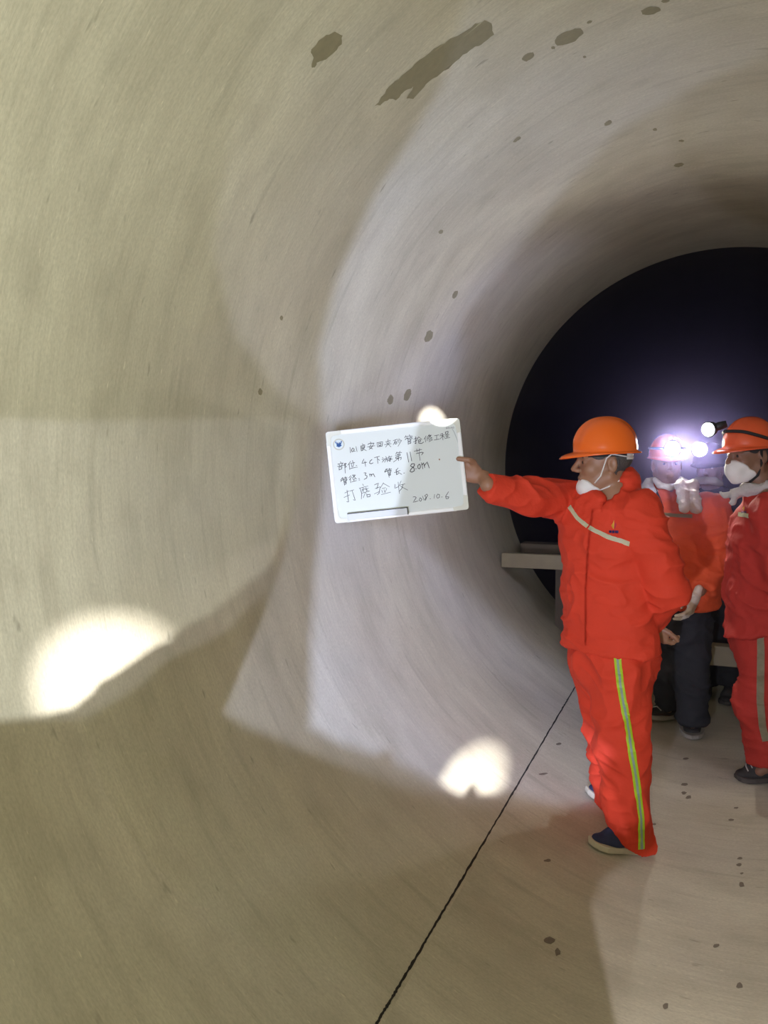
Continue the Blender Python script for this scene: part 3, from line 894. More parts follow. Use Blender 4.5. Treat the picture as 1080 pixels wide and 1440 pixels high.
    mk, bvm = strip_shape(hd2, P(.03, 0, -.05), mask_zone, .006, 'face_mask', M_white, root, 1, .0035, bulge)
    for e in (1, -1):
        loop = bmesh.new()
        tube([P(.052, .058 * e, -.072), P(.030, .070 * e, -.045), P(.008, .082 * e, .022), P(-.010, .088 * e, .036), P(-.026, .085 * e, .034), P(-.06, .078 * e, .026), P(-.105, .045 * e, .018)], .0026, 6, loop)
        tube([P(.040, .046 * e, -.105), P(.0, .066 * e, -.088), P(-.045, .066 * e, -.066), P(-.082, .045 * e, -.055)], .0028, 6, loop)
        bm_obj('ear_loop', loop, M_white, mk, smooth=True)
    return root


# ================= the man with the towel, headlamp on, facing the camera
def man_with_towel():
    bx = -.19
    root = empty('person', [bx, 4.70, floor_z(bx)])
    tag(root, 'person in orange jacket and dark trousers, towel round the neck, headlamp lit', 'person', 'workers in the pipe')
    u = np.array([0, 0, 1.0]); Y = 4.70
    f = unit(-FW * .95 - RT * .12 + u * .07)
    f = unit([f[0], f[1], 0]); rt = np.cross(f, u)
    neck = at(940, 688, Y); chest = at(952, 745, Y + .02); waist = at(958, 805, Y); hips = at(955, 862, Y)
    shR = at(905, 712, Y); elR = at(892, 790, Y); wrR = at(905, 850, Y - .1)
    shL = at(998, 716, Y); elL = at(1008, 788, Y + .03); wrL = at(985, 832, Y - .14)
    hipR = at(937, 875, Y + .03); knR = at(936, 945, Y + .02); anR = at(940, 990, 4.80)
    hipL = at(972, 875, Y); knL = at(974, 955, Y - .06); anL = at(974, 1011, 4.62)
    H = at(938, 654, Y); hf = unit(-FW * .97 - RT * .16 - u * .10); hu = u
    F = Field([-.72, 4.25, -.01], [.32, 5.05, 1.80], .006)
    F.put(cap(hips, chest, .12, .135, (f, 1.35)), .05); F.put(cap(chest, neck - u * .03, .12, .06, (f, 1.2)), .05); F.put(cap(shR, shL, .05), .05)
    for a, b, c in ((shR, elR, wrR), (shL, elL, wrL)):
        F.put(cap(a, b, .048, .038), .03); F.put(cap(b, c, .038, .027), .02)
    for a, b, c in ((hipR, knR, anR), (hipL, knL, anL)):
        F.put(cap(a, b, .075, .05), .04); F.put(cap(b, c, .05, .036), .02); F.put(cap(c, c - u * .03, .030, .024), .01)
    F.put(cap(H - u * .05 - hf * .02, neck - u * .02, .056, .062), .025)
    P, M, hf, hl, hu = head_field(F, H, hf, hu, .98)
    body, _ = field_obj('body', F, M_skin_d, root, 1)
    eye_pair(P, body)
    hd = lambda G: head_field(G, H, hf, hu, .98, face=False)
    def hz(G):
        G.put(ell(P(-.055, 0, .03), (.075, .10, .085), M), .01)
        for e in (1, -1): G.put(ell(P(-.008, .082 * e, -.004), (.030, .02, .042), M), .004, 'sub')
    strip_shape(hd, H, hz, .005, 'hair', M_hair, body)
    # jacket
    J = Field([-.80, 4.25, .70], [.40, 5.1, 1.62], .009)
    J.put(cap(hips - u * .06, waist, .205, .200, (f, 1.42)), .05); J.put(cap(waist, chest, .195, .190, (f, 1.38)), .05)
    J.put(cap(chest, neck - u * .06, .17, .085, (f, 1.28)), .06); J.put(cap(shR - u * .02, shL - u * .02, .080, .084), .06)
    J.put(cap(shR, elR, .086, .070), .05); J.put(cap(elR, wrR, .070, .055, None, True), .03)
    J.put(cap(shL, elL, .092, .086), .05); J.put(cap(elL, wrL + (elL - wrL) * .06, .088, .066, None, True), .03)
    J.put(cap(neck - u * .05, neck + u * .02, .088, .074), .02)
    J.clip(at(955, 852, Y), -u)
    J.put(cap(neck + f * .11 - u * .10, neck + f * .09 + u * .07, .010, .052), .008, 'sub')
    J.put(cap(neck - u * .01, neck + u * .12, .058, .07), .006, 'sub')
    jac, bvj = field_obj('jacket', J, M_orange, root, 1, (21, .020, 6.5))
    ribbon('reflective_stripe', bvj, [(930, 723), (950, 725), (973, 726)], .020, [M_dull], jac, n=24)
    # inner shirt collar
    bm = tube([at(921, 690, Y - .10), at(925, 702, Y - .135), at(932, 715, Y - .155)], [.012, .016, .006], 8)
    under(bm_obj('shirt', bm, M_dark, smooth=True), root)
    # trousers
    T = Field([-.6, 4.35, .0], [.2, 5.1, .92], .009)
    T.put(cap(hips + u * .05, hips - u * .05, .160, .165, (f, 1.3)), .04)
    T.put(cap(hipR, knR, .100, .080), .05); T.put(cap(knR, anR, .080, .072, None, True), .03)
    T.put(cap(hipL, knL, .102, .086), .05); T.put(cap(knL, anL - u * .022, .086, .082, None, True), .03)
    tro, _ = field_obj('trousers', T, M_navy, root, 2, (31, .018, 6.0))
    # gloves
    G = Field(wrL - .16, wrL + .16, .005)
    hand_field(G, wrL + np.array([-.02, -.02, -.02]), unit(-RT * .42 - u * .85 - FW * .25), -f * .2 - RT * .7 + FW * .2, -FW * .9 + u * .1, curl=.4, s=1.15)
    field_obj('glove', G, M_glove, root, 1)
    G = Field(wrR - .16, wrR + .16, .005)
    hand_field(G, wrR + np.array([.02, -.02, -.03]), unit(RT * .3 - u * .9 - FW * .2), RT * .8, -FW, curl=.4, s=1.1)
    field_obj('glove', G, M_glove, root, 1)
    # shoes
    up0 = np.array([0, 0, 1.0])
    shoe(root, wall(964, 1006) + .002 * u, wall(903, 1012) + .002 * u, .12, M_shoe, M_sole_g, .095, up=up0, laces=M_towel)
    shoe(root, wall(973, 1001) + .002 * u, wall(973, 1044) + .002 * u, .135, M_shoe, M_sole_g, .095, up=up0, laces=M_towel)
    # helmet and lamp
    hc = P(-.008, 0, .050)
    strap = [(.118, 0, .048), (.088, .070, .050), (.0, .101, .050), (-.088, .070, .05), (-.118, 0, .05), (-.088, -.070, .05), (.0, -.101, .050), (.088, -.070, .050), (.118, 0, .048)]
    hel, HP, *_ = helmet(root, hc, hf, hu, M_helmet_r, .94, .034, lamp=True, strap=strap)
    ld = unit(-FW * .98 - RT * .10 - u * .02)
    head_lamp(hel, HP(.160, 0, .050), ld, .040, H_WATTS, (1.0, .95, .86), 88, aim=HP(.15, 0, .05) + ld)
    # towel round the neck, one end hanging on the chest, pulled up as a chin cloth
    TW = Field(neck - np.array([.30, .30, .36]), neck + np.array([.30, .30, .14]), .006)
    arc = []
    for k in range(15):
        a = math.pi * (-.05 + 1.1 * k / 14)
        arc.append(neck + rt * (.112 * math.cos(a)) - f * (.10 * math.sin(a) - .0) + u * (-.005 + .045 * math.sin(a)))
    for a, b in zip(arc, arc[1:]): TW.put(cap(a, b, .034, .034), .012)
    e1 = [arc[-1] + u * .03, at(966, 682, Y - .18), at(971, 714, Y - .235)]
    e0 = [arc[0], at(908, 696, Y - .14), at(896, 720, Y - .17)]
    for L_ in (e1, e0):
        for a, b in zip(L_, L_[1:]):
            TW.put(cap(a - RT * .026, b - RT * .034, .028, .032, (f, 1.6)), .010); TW.put(cap(a + RT * .022, b + RT * .030 + FW * .01, .030, .034, (f, 1.6)), .010)
    TW.clip(at(968, 722, Y - .2), -u + RT * .2)
    tw, bvw = field_obj('towel', TW, M_towel, root, 2, (5, .010, 14.0))
    # white mask pulled down under the chin
    CM = Field(H - .17, H + .17, .005)
    pc = [P(.02, .066, -.085), P(.075, .050, -.112), P(.102, 0, -.122), P(.075, -.050, -.112), P(.02, -.066, -.085)]
    for a, b in zip(pc, pc[1:]): CM.put(cap(a, b, .016, .016), .01)
    field_obj('face_mask', CM, M_white, root, 1, (8, .004, 12.0))
    return root


# ================= the man at the right edge, in profile
def man_at_edge():
    root = empty('person', [.24, 4.03, floor_z(.24)])
    tag(root, 'person in faded red workwear seen from the side, white mask over mouth and nose', 'person', 'workers in the pipe')
    u = np.array([0, 0, 1.0]); Y = 4.03
    f = unit(-RT * .97 - FW * .25); f = unit([f[0], f[1], 0]); rt = np.cross(f, u)
    neck = at(1074, 684, Y); chest = at(1084, 752, Y); waist = at(1084, 825, Y); hips = at(1084, 885, Y)
    shL = at(1088, 718, Y - .17); elL = at(1102, 805, Y - .20); wrL = at(1108, 880, Y - .18)
    shR = at(1086, 718, Y + .17); elR = at(1092, 800, Y + .20); wrR = at(1078, 868, Y + .18)
    hipL = at(1078, 905, Y - .08); knL = at(1066, 985, Y - .08); anL = at(1078, 1076, Y - .06)
    hipR = at(1082, 905, Y + .09); knR = at(1080, 985, Y + .12); anR = at(1096, 1066, Y + .16)
    H = at(1054, 642, Y); hf = unit(-RT * .96 - FW * .22 - u * .12); hu = unit(u - RT * .06)
    F = Field([-.15, 3.55, -.01], [.62, 4.55, 1.86], .006)
    F.put(cap(hips, chest, .12, .135, (rt, .8)), .05); F.put(cap(chest, neck - u * .03, .12, .06), .05); F.put(cap(shR, shL, .05), .05)
    for a, b, c in ((shR, elR, wrR), (shL, elL, wrL)):
        F.put(cap(a, b, .048, .038), .03); F.put(cap(b, c, .038, .027), .02)
    for a, b, c in ((hipR, knR, anR), (hipL, knL, anL)):
        F.put(cap(a, b, .078, .05), .04); F.put(cap(b, c, .05, .036), .02); F.put(cap(c, c - RT * .03 - u * .03, .030, .022), .01)
    F.put(cap(H - u * .05 - hf * .026, neck - u * .02, .056, .062), .025)
    for w_ in (wrL, wrR):
        hand_field(F, w_ - u * .03, -u * 1.0 - RT * .15, RT * .2 + (shR - shL) * (1 if w_ is wrL else -1), -RT, curl=.35, s=.98)
    P, M, hf, hl, hu = head_field(F, H, hf, hu, 1.0)
    body, _ = field_obj('body', F, M_skin_d, root, 1)
    eye_pair(P, body)
    hd = lambda G: head_field(G, H, hf, hu, 1.0, face=False)
    def hz(G):
        G.put(ell(P(-.055, 0, .03), (.078, .10, .095), M), .01); G.put(cap(P(.02, -.09, .05), P(.02, .09, .05), .035), .01)
        for e in (1, -1): G.put(ell(P(-.008, .082 * e, -.004), (.026, .02, .038), M), .004, 'sub')
    strip_shape(hd, H, hz, .006, 'hair', M_hair, body)
    J = Field([-.12, 3.50, .72], [.62, 4.58, 1.62], .009)
    J.put(cap(hips - u * .02, waist, .19, .175, (rt, .86)), .05); J.put(cap(waist, chest, .175, .165, (rt, .84)), .05)
    J.put(cap(chest, neck - u * .07, .15, .085), .06); J.put(cap(shR - u * .02, shL - u * .02, .082), .06)
    J.put(cap(shL, elL, .090, .076), .05); J.put(cap(elL, wrL, .076, .058, None, True), .03)
    J.put(cap(shR, elR, .090, .076), .05); J.put(cap(elR, wrR, .076, .058, None, True), .03)
    J.put(cap(neck - u * .06 - hf * .02, neck + u * .035 - hf * .03, .094, .082), .02)
    J.put(cap(hips + f * .10 - u * .02, hips + f * .13 - u * .06, .10, .10), .05)
    J.clip(at(1060, 880, Y), -u + RT * .25)
    J.put(cap(neck + hf * .03, neck + u * .14 + hf * .03, .058, .085), .006, 'sub')
    jac, bvj = field_obj('jacket', J, M_crimson, root, 2, (41, .018, 6.5))
    ribbon('reflective_stripe', bvj, [(1039, 723), (1046, 724), (1053, 726)], .020, [M_silver], jac, n=10)
    emblem(bvj, 1047, 715, 3.6, jac)
    T = Field([-.1, 3.6, .0], [.62, 4.55, .98], .009)
    T.put(cap(hips + u * .04, hips - u * .06, .16, .165, (rt, .9)), .04)
    T.put(cap(hipL, knL, .115, .100), .05); T.put(cap(knL, anL + u * .028, .102, .090, None, True), .03)
    T.put(cap(hipR, knR, .112, .098), .05); T.put(cap(knR, anR + u * .02, .098, .088, None, True), .03)
    tro, bvt = field_obj('trousers', T, M_crimson, root, 2, (51, .018, 5.5))
    ribbon('worn_stripe', bvt, [(1070, 886), (1070, 930), (1069, 985), (1072, 1020), (1077, 1042)], .030, [M_dull], tro, n=50)
    shoe(root, wall(1104, 1096) + .002 * u, wall(1033, 1097) + .002 * u, .12, M_shoe, M_sole_d, .135, laces=M_towel)
    shoe(root, wall(1125, 1078) + .002 * u, wall(1060, 1073) + .002 * u, .12, M_shoe, M_sole_d, .135, laces=M_towel)
    hc = P(-.006, 0, .046)
    strap = [(.125, 0, .075), (.085, .066, .068), (.03, .101, .046), (-.05, .096, .022), (-.10, .062, .012), (-.124, 0, .010), (-.10, -.062, .012), (-.05, -.096, .022), (.03, -.101, .046), (.085, -.066, .068), (.125, 0, .075)]
    hel, HP, *_ = helmet(root, hc, hf, hu, M_helmet_r, 1.03, .048, tilt=.05, strap=strap)
    ld = unit(-RT * .78 - FW * .55 - u * .22)
    head_lamp(hel, at(996, 604, Y - .02), ld, .032, 26, (.75, .78, 1.1), 62, aim=wall(650, 640))
    bm = tube([at(1000, 603, Y - .01), at(1012, 599, Y), at(1022, 596, Y)], [.016, .020, .016], 10)
    bm_obj('lamp_bracket', bm, M_black, hel, smooth=True)
    def mz(G):
        G.put(ell(P(.085, 0, -.062), (.060, .075, .058), M), .01); G.put(cap(P(.045, -.05, -.085), P(.045, .05, -.085), .03), .01)
    def bulge(G): G.put(ell(P(.086, 0, -.052), (.034, .042, .044), M), .02)
    mk, _ = strip_shape(hd, P(.03, 0, -.04), mz, .006, 'face_mask', M_white, root, 1, .0035, bulge)
    for e in (1, -1):
        st = tube([P(-.002, .082 * e, .045), P(-.004, .074 * e, -.03), P(.012, .064 * e, -.085), P(.04, .040 * e, -.115)], .006, 8)
        bm_obj('chin_strap', st, M_strap, hel, smooth=True)
    # towel collar with a knotted white end in front
    TW = Field(neck - .22, neck + .22, .006)
    arc = [neck + f * (.085 * math.cos(a)) + rt * (.085 * math.sin(a)) - f * .02 + u * (.030 - .045 * math.cos(a)) for a in np.linspace(-2.9, 2.9, 17)]
    for a, b in zip(arc, arc[1:]): TW.put(cap(a, b, .024, .024), .012)
    k0 = at(1036, 694, Y - .02)
    TW.put(cap(arc[8], k0, .026, .022), .02); TW.put(ell(k0, (.024, .022, .022)), .012)
    TW.put(cap(k0, at(1020, 697, Y - .04), .016, .012), .008); TW.put(cap(at(1020, 697, Y - .04), at(1012, 692, Y - .05), .008, .003), .004); TW.put(cap(k0, at(1030, 707, Y - .05), .015, .011), .008)
    field_obj('towel', TW, M_towel, root, 1, (15, .009, 16.0))
    return root


# ================= the man in the dark behind them
def man_behind():
    root = empty('person', [.03, 5.45, floor_z(.03)])
    tag(root, 'person in dark clothes in the shadow behind the others, headlamp lit', 'person', 'workers in the pipe')
    u = np.array([0, 0, 1.0]); Y = 5.45
    f = unit(-FW * .8 - RT * .55); f = unit([f[0], f[1], 0]); rt = np.cross(f, u)
    neck = at(1003, 690, Y); chest = at(1008, 740, Y); hips = at(1010, 840, Y)
    sh = [at(966, 708, Y), at(1042, 708, Y)]; el = [at(962, 770, Y), at(1046, 770, Y)]; wr = [at(972, 825, Y - .08), at(1040, 825, Y - .05)]
    hp = [at(993, 855, Y), at(1025, 855, Y)]; an = [at(990, 962, Y), at(1028, 962, Y)]
    H = at(998, 662, Y); hf = unit(-FW * .8 - RT * .6 - u * .1)
    F = Field([-.45, 5.05, -.01], [.55, 5.85, 1.80], .008)
    F.put(cap(hips, chest, .12, .135, (f, 1.35)), .05); F.put(cap(chest, neck, .12, .06), .05); F.put(cap(sh[0], sh[1], .05), .05)
    for i in (0, 1):
        F.put(cap(sh[i], el[i], .048, .038), .03); F.put(cap(el[i], wr[i], .038, .027), .02); F.put(cap(hp[i], an[i], .075, .036), .04)
        hand_field(F, wr[i], -u, rt * (1 if i else -1), f, curl=.4, s=.95)
    F.put(cap(H - u * .05, neck, .056, .062), .025)
    P, M, hf, hl, hu = head_field(F, H, hf, u, 1.0)
    body, _ = field_obj('body', F, M_skin_d, root, 1)
    J = Field([-.5, 5.05, .72], [.6, 5.85, 1.60], .010)
    J.put(cap(hips, chest, .18, .18, (f, 1.35)), .05); J.put(cap(chest, neck - u * .05, .16, .09), .06); J.put(cap(sh[0], sh[1], .08), .06)
    for i in (0, 1): J.put(cap(sh[i], el[i], .085, .07), .05); J.put(cap(el[i], wr[i], .07, .055, None, True), .03)
    J.clip(at(1010, 862, Y), -u)
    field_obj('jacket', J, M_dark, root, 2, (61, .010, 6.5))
    T = Field([-.4, 5.1, .0], [.5, 5.85, .95], .010)
    T.put(cap(hips + u * .04, hips - u * .05, .155, .16, (f, 1.3)), .04)
    for i in (0, 1): T.put(cap(hp[i], an[i], .10, .075, None, True), .04)
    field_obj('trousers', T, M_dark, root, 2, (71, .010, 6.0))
    for i in (0, 1):
        a = an[i].copy(); a[2] = floor_z(a[0]) + .004
        b = a + f * .19; b[2] = floor_z(b[0]) + .004
        shoe(root, a - f * .07, b, .105, M_shoe, M_sole_d, .08)
    CM = Field(H - .17, H + .17, .006)
    pc = [P(.02, .066, -.08), P(.078, .05, -.06), P(.108, 0, -.055), P(.078, -.05, -.06), P(.02, -.066, -.08)]
    for a, b in zip(pc, pc[1:]): CM.put(cap(a, b, .024, .024), .01)
    field_obj('face_mask', CM, M_towel, root, 1)
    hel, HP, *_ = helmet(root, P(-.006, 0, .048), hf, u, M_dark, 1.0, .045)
    head_lamp(hel, at(984, 632, Y - .16), unit(-FW * .9 - RT * .4), .044, H_WATTS * .15, (.88, .88, 1.0), 75)
    return root


H_WATTS = 32.0

# ------------------------------------------------------------------ the whiteboard
M_board = mat('whiteboard_face', (0.69, 0.73, 0.69), 0.6, spec=0.2)
M_alu = mat('aluminium_edge', (0.86, 0.87, 0.84), 0.30)
M_corner = mat('ivory_corner', (0.66, 0.66, 0.56), 0.5)
M_back = mat('board_back', (0.30, 0.30, 0.30), 0.7)
M_ink = mat('black_marker', (0.015, 0.015, 0.018), 0.6)
M_print = mat('grey_print', (0.28, 0.29, 0.28), 0.6)
M_smear = mat('wiped_smear', (0.42, 0.46, 0.44), 0.5)
M_blue = mat('badge_blue', (0.03, 0.14, 0.42), 0.5); M_badge = mat('badge_white', (0.62, 0.72, 0.74), 0.5); M_rim = mat('badge_ring', (0.50, 0.50, 0.40), 0.5)
M_clip = mat('grey_tray', (0.58, 0.60, 0.60), 0.5)


def board():
    n = -FW
    def on(px, py, lift=0.0):
        d = ray(px, py); return CAM + d * ((BOARD_D - lift))            # ray() has unit depth
    tl, tr, br, bl = on(458, 607), on(643, 589), on(662, 715), on(471, 737)
    c = (tl + tr + br + bl) / 4
    ax = unit((tr - tl) + (br - bl)); ay = unit(np.cross(n, ax)); W = (np.linalg.norm(tr - tl) + np.linalg.norm(br - bl)) / 2; Hh = (np.linalg.norm(tl - bl) + np.linalg.norm(tr - br)) / 2
    root = empty('whiteboard', c); tag(root, 'handwritten whiteboard with ivory corners held out against the pipe wall', 'whiteboard')
    def P(a, b, z): return c + ax * a + ay * b + n * z
    under(bm_obj('panel', box_bm((W - .02, Hh - .02, .008), frame(P(0, 0, -.004), ax, ay, n), .001), M_board), root)
    under(bm_obj('back_sheet', box_bm((W - .03, Hh - .03, .002), frame(P(0, 0, -.0095), ax, ay, n)), M_back), root)
    def rail(p, q, w, nm='edge_rail'):
        d = unit(q - p); s = np.cross(n, d)
        bm = bmesh.new(); prof = [(-w / 2, -.010), (-w / 2, .001), (-w / 4, .004), (w / 4, .004), (w / 2, .001), (w / 2, -.010)]
        A = [bm.verts.new(Vector(p + s * a + n * b)) for a, b in prof]; B = [bm.verts.new(Vector(q + s * a + n * b)) for a, b in prof]
        for k in range(6): bm.faces.new((A[k], A[(k + 1) % 6], B[(k + 1) % 6], B[k]))
        bm.faces.new(A[::-1]); bm.faces.new(B)
        under(bm_obj(nm, bm, M_alu), root)
    hw, hh = W / 2 - .007, Hh / 2 - .007
    rail(P(-hw + .04, hh, 0), P(hw - .04, hh, 0), .016); rail(P(-hw + .04, -hh, 0), P(hw - .04, -hh, 0), .016)
    rail(P(-hw, -hh + .035, 0), P(-hw, hh - .035, 0), .016); rail(P(hw, -hh + .035, 0), P(hw, hh - .035, 0), .016)
    for sx in (-1, 1):
        for sy in (-1, 1):
            o = [(0.002, .0), (.058, .0), (.060, -.014), (.024, -.017), (.017, -.024), (.014, -.056), (0.0, -.054), (0.0, -.010), (.0035, -.0035), (.010, .0)]
            o = [(.010, 0), (.058, 0), (.060, -.014), (.026, -.017), (.018, -.026), (.015, -.056), (0, -.054), (0, -.010), (.003, -.003)]
            bm = bmesh.new()
            for z in (.0055, -.0105):
                vs = [bm.verts.new(Vector(P(sx * (W / 2 - a), sy * (Hh / 2 + b), z))) for a, b in o]
                bm.faces.new(vs)
            bm.verts.ensure_lookup_table(); k_ = len(o)
            for k in range(k_): bm.faces.new((bm.verts[k], bm.verts[(k + 1) % k_], bm.verts[k_ + (k + 1) % k_], bm.verts[k_ + k]))
            under(bm_obj('corner_cap', bm, M_corner), root)
    # marker tray clipped on the lower edge
    a0, b0 = on(489, 722), on(573, 713)
    w_ = np.linalg.norm(b0 - a0); mid = (on(489, 727) + on(573, 718.5)) / 2
    tx = unit(b0 - a0); ty = np.cross(n, tx)
    tr_ = under(bm_obj('marker_tray', box_bm((w_, .026, .022), frame(mid + n * .010, tx, ty, n), .002), M_clip), root)
    bm_obj('tray_slot', box_bm((w_, .0035, .003), frame(mid + n * .0205 + ty * .0125, tx, ty, n)), M_black, tr_)
    bm_obj('tray_end', box_bm((.004, .028, .024), frame(mid + n * .010 + tx * w_ / 2, tx, ty, n)), M_black, tr_)
    # badge
    bc = on(476.5, 625); 
    def disc(r, z, m_, nm, par):
        bm = bmesh.new(); vs = [bm.verts.new(Vector(bc + (ax * math.cos(t) + ay * math.sin(t)) * r + n * z)) for t in np.linspace(0, 2 * math.pi, 40, endpoint=False)]
        bm.faces.new(vs); r_ = bmesh.ops.extrude_face_region(bm, geom=list(bm.faces)); bmesh.ops.translate(bm, vec=Vector(-n * .001), verts=[v for v in r_['geom'] if isinstance(v, bmesh.types.BMVert)])
        return bm_obj(nm, bm, m_, par)
    bd = disc(.0220, .0014, M_rim, 'badge', None); under(bd, root)
    disc(.0175, .0022, M_badge, 'badge_face', bd)
    em = [[(-.95, .75), (-.62, .85), (-.48, .25), (-.22, .62), (0, .15), (.22, .62), (.48, .25), (.62, .85), (.95, .75), (.55, -.12), (.75, -.42), (.32, -.62), (.15, -.85), (0, -.55), (-.15, -.85), (-.32, -.62), (-.75, -.42), (-.55, -.12)]]
    for pl in em:
        bm = bmesh.new()
        lst = [Vector((a, b, 0)) for a, b in pl]; vs = [bm.verts.new(Vector(bc + (ax * v.x + ay * v.y) * .0145 + n * .0030)) for v in lst]
        for t in tessellate_polygon([lst]): bm.faces.new([vs[i] for i in t])
        bmesh.ops.solidify(bm, geom=list(bm.faces), thickness=.0006)
        bm_obj('badge_mark', bm, M_blue, bd)
    # handwriting, stroke by stroke
    C1 = (455, 590, 9.818); C2 = (550, 585, 9.0); C3 = (455, 660, 9.818); C4 = (560, 650, 9.0)
    S = WRITING
    bm = bmesh.new(); bp = bmesh.new()
    def stroke(b_, cr, pts, w):
        q = [on(cr[0] + x / cr[2], cr[1] + y / cr[2]) for x, y in pts]
        if len(q) == 1: q = [q[0] - ax * .0012, q[0] + ax * .0012]
        if len(q) > 2:                                       # round the pen path
            f_ = [q[0]]
            for i in range(1, len(q) - 1):
                f_ += [q[i] * .6 + q[i - 1] * .4, q[i], q[i] * .6 + q[i + 1] * .4]
            q = f_ + [q[-1]]
        L_, R_ = [], []
        for i, p in enumerate(q):
            t = unit(q[min(i + 1, len(q) - 1)] - q[max(i - 1, 0)]); s = np.cross(n, t)
            k = w * (1.0 if 0 < i < len(q) - 1 else .75)
            e = t * (w * .5) * (-1 if i == 0 else (1 if i == len(q) - 1 else 0))
            L_.append(b_.verts.new(Vector(p + s * k / 2 + n * .0009 + e))); R_.append(b_.verts.new(Vector(p - s * k / 2 + n * .0009 + e)))
        for i in range(len(q) - 1): b_.faces.new((L_[i], R_[i], R_[i + 1], L_[i + 1]))
    bm.free()
    for cr, w, groups in S:
        words_ = []                                           # strokes that stand close together make one word
        for g in groups:
            xs = [p[0] for p in g]; ys = [p[1] for p in g]; bb = [min(xs) - 17, min(ys) - 17, max(xs) + 17, max(ys) + 17]; mem = [g]
            keep = []
            for ob, om in words_:
                if ob[0] < bb[2] and bb[0] < ob[2] and ob[1] < bb[3] and bb[1] < ob[3]:
                    bb = [min(bb[0], ob[0]), min(bb[1], ob[1]), max(bb[2], ob[2]), max(bb[3], ob[3])]; mem = om + mem
                else: keep.append((ob, om))
            words_ = keep + [(bb, mem)]
        for bb, mem in words_:
            bm = bmesh.new()
            for g in mem: stroke(bm, {1: C1, 2: C2, 3: C3, 4: C4}[cr], g, w)
            under(bm_obj('handwriting', bm, M_ink), root)
    for g in PRINTED: stroke(bp, C2, g, .0014)
    under(bm_obj('printed_size', bp, M_print), root)
    bs = bmesh.new(); stroke(bs, C2, [(775, 165), (800, 210), (840, 310), (868, 430)], .0028)
    under(bm_obj('smear', bs, M_smear), root)
    return root


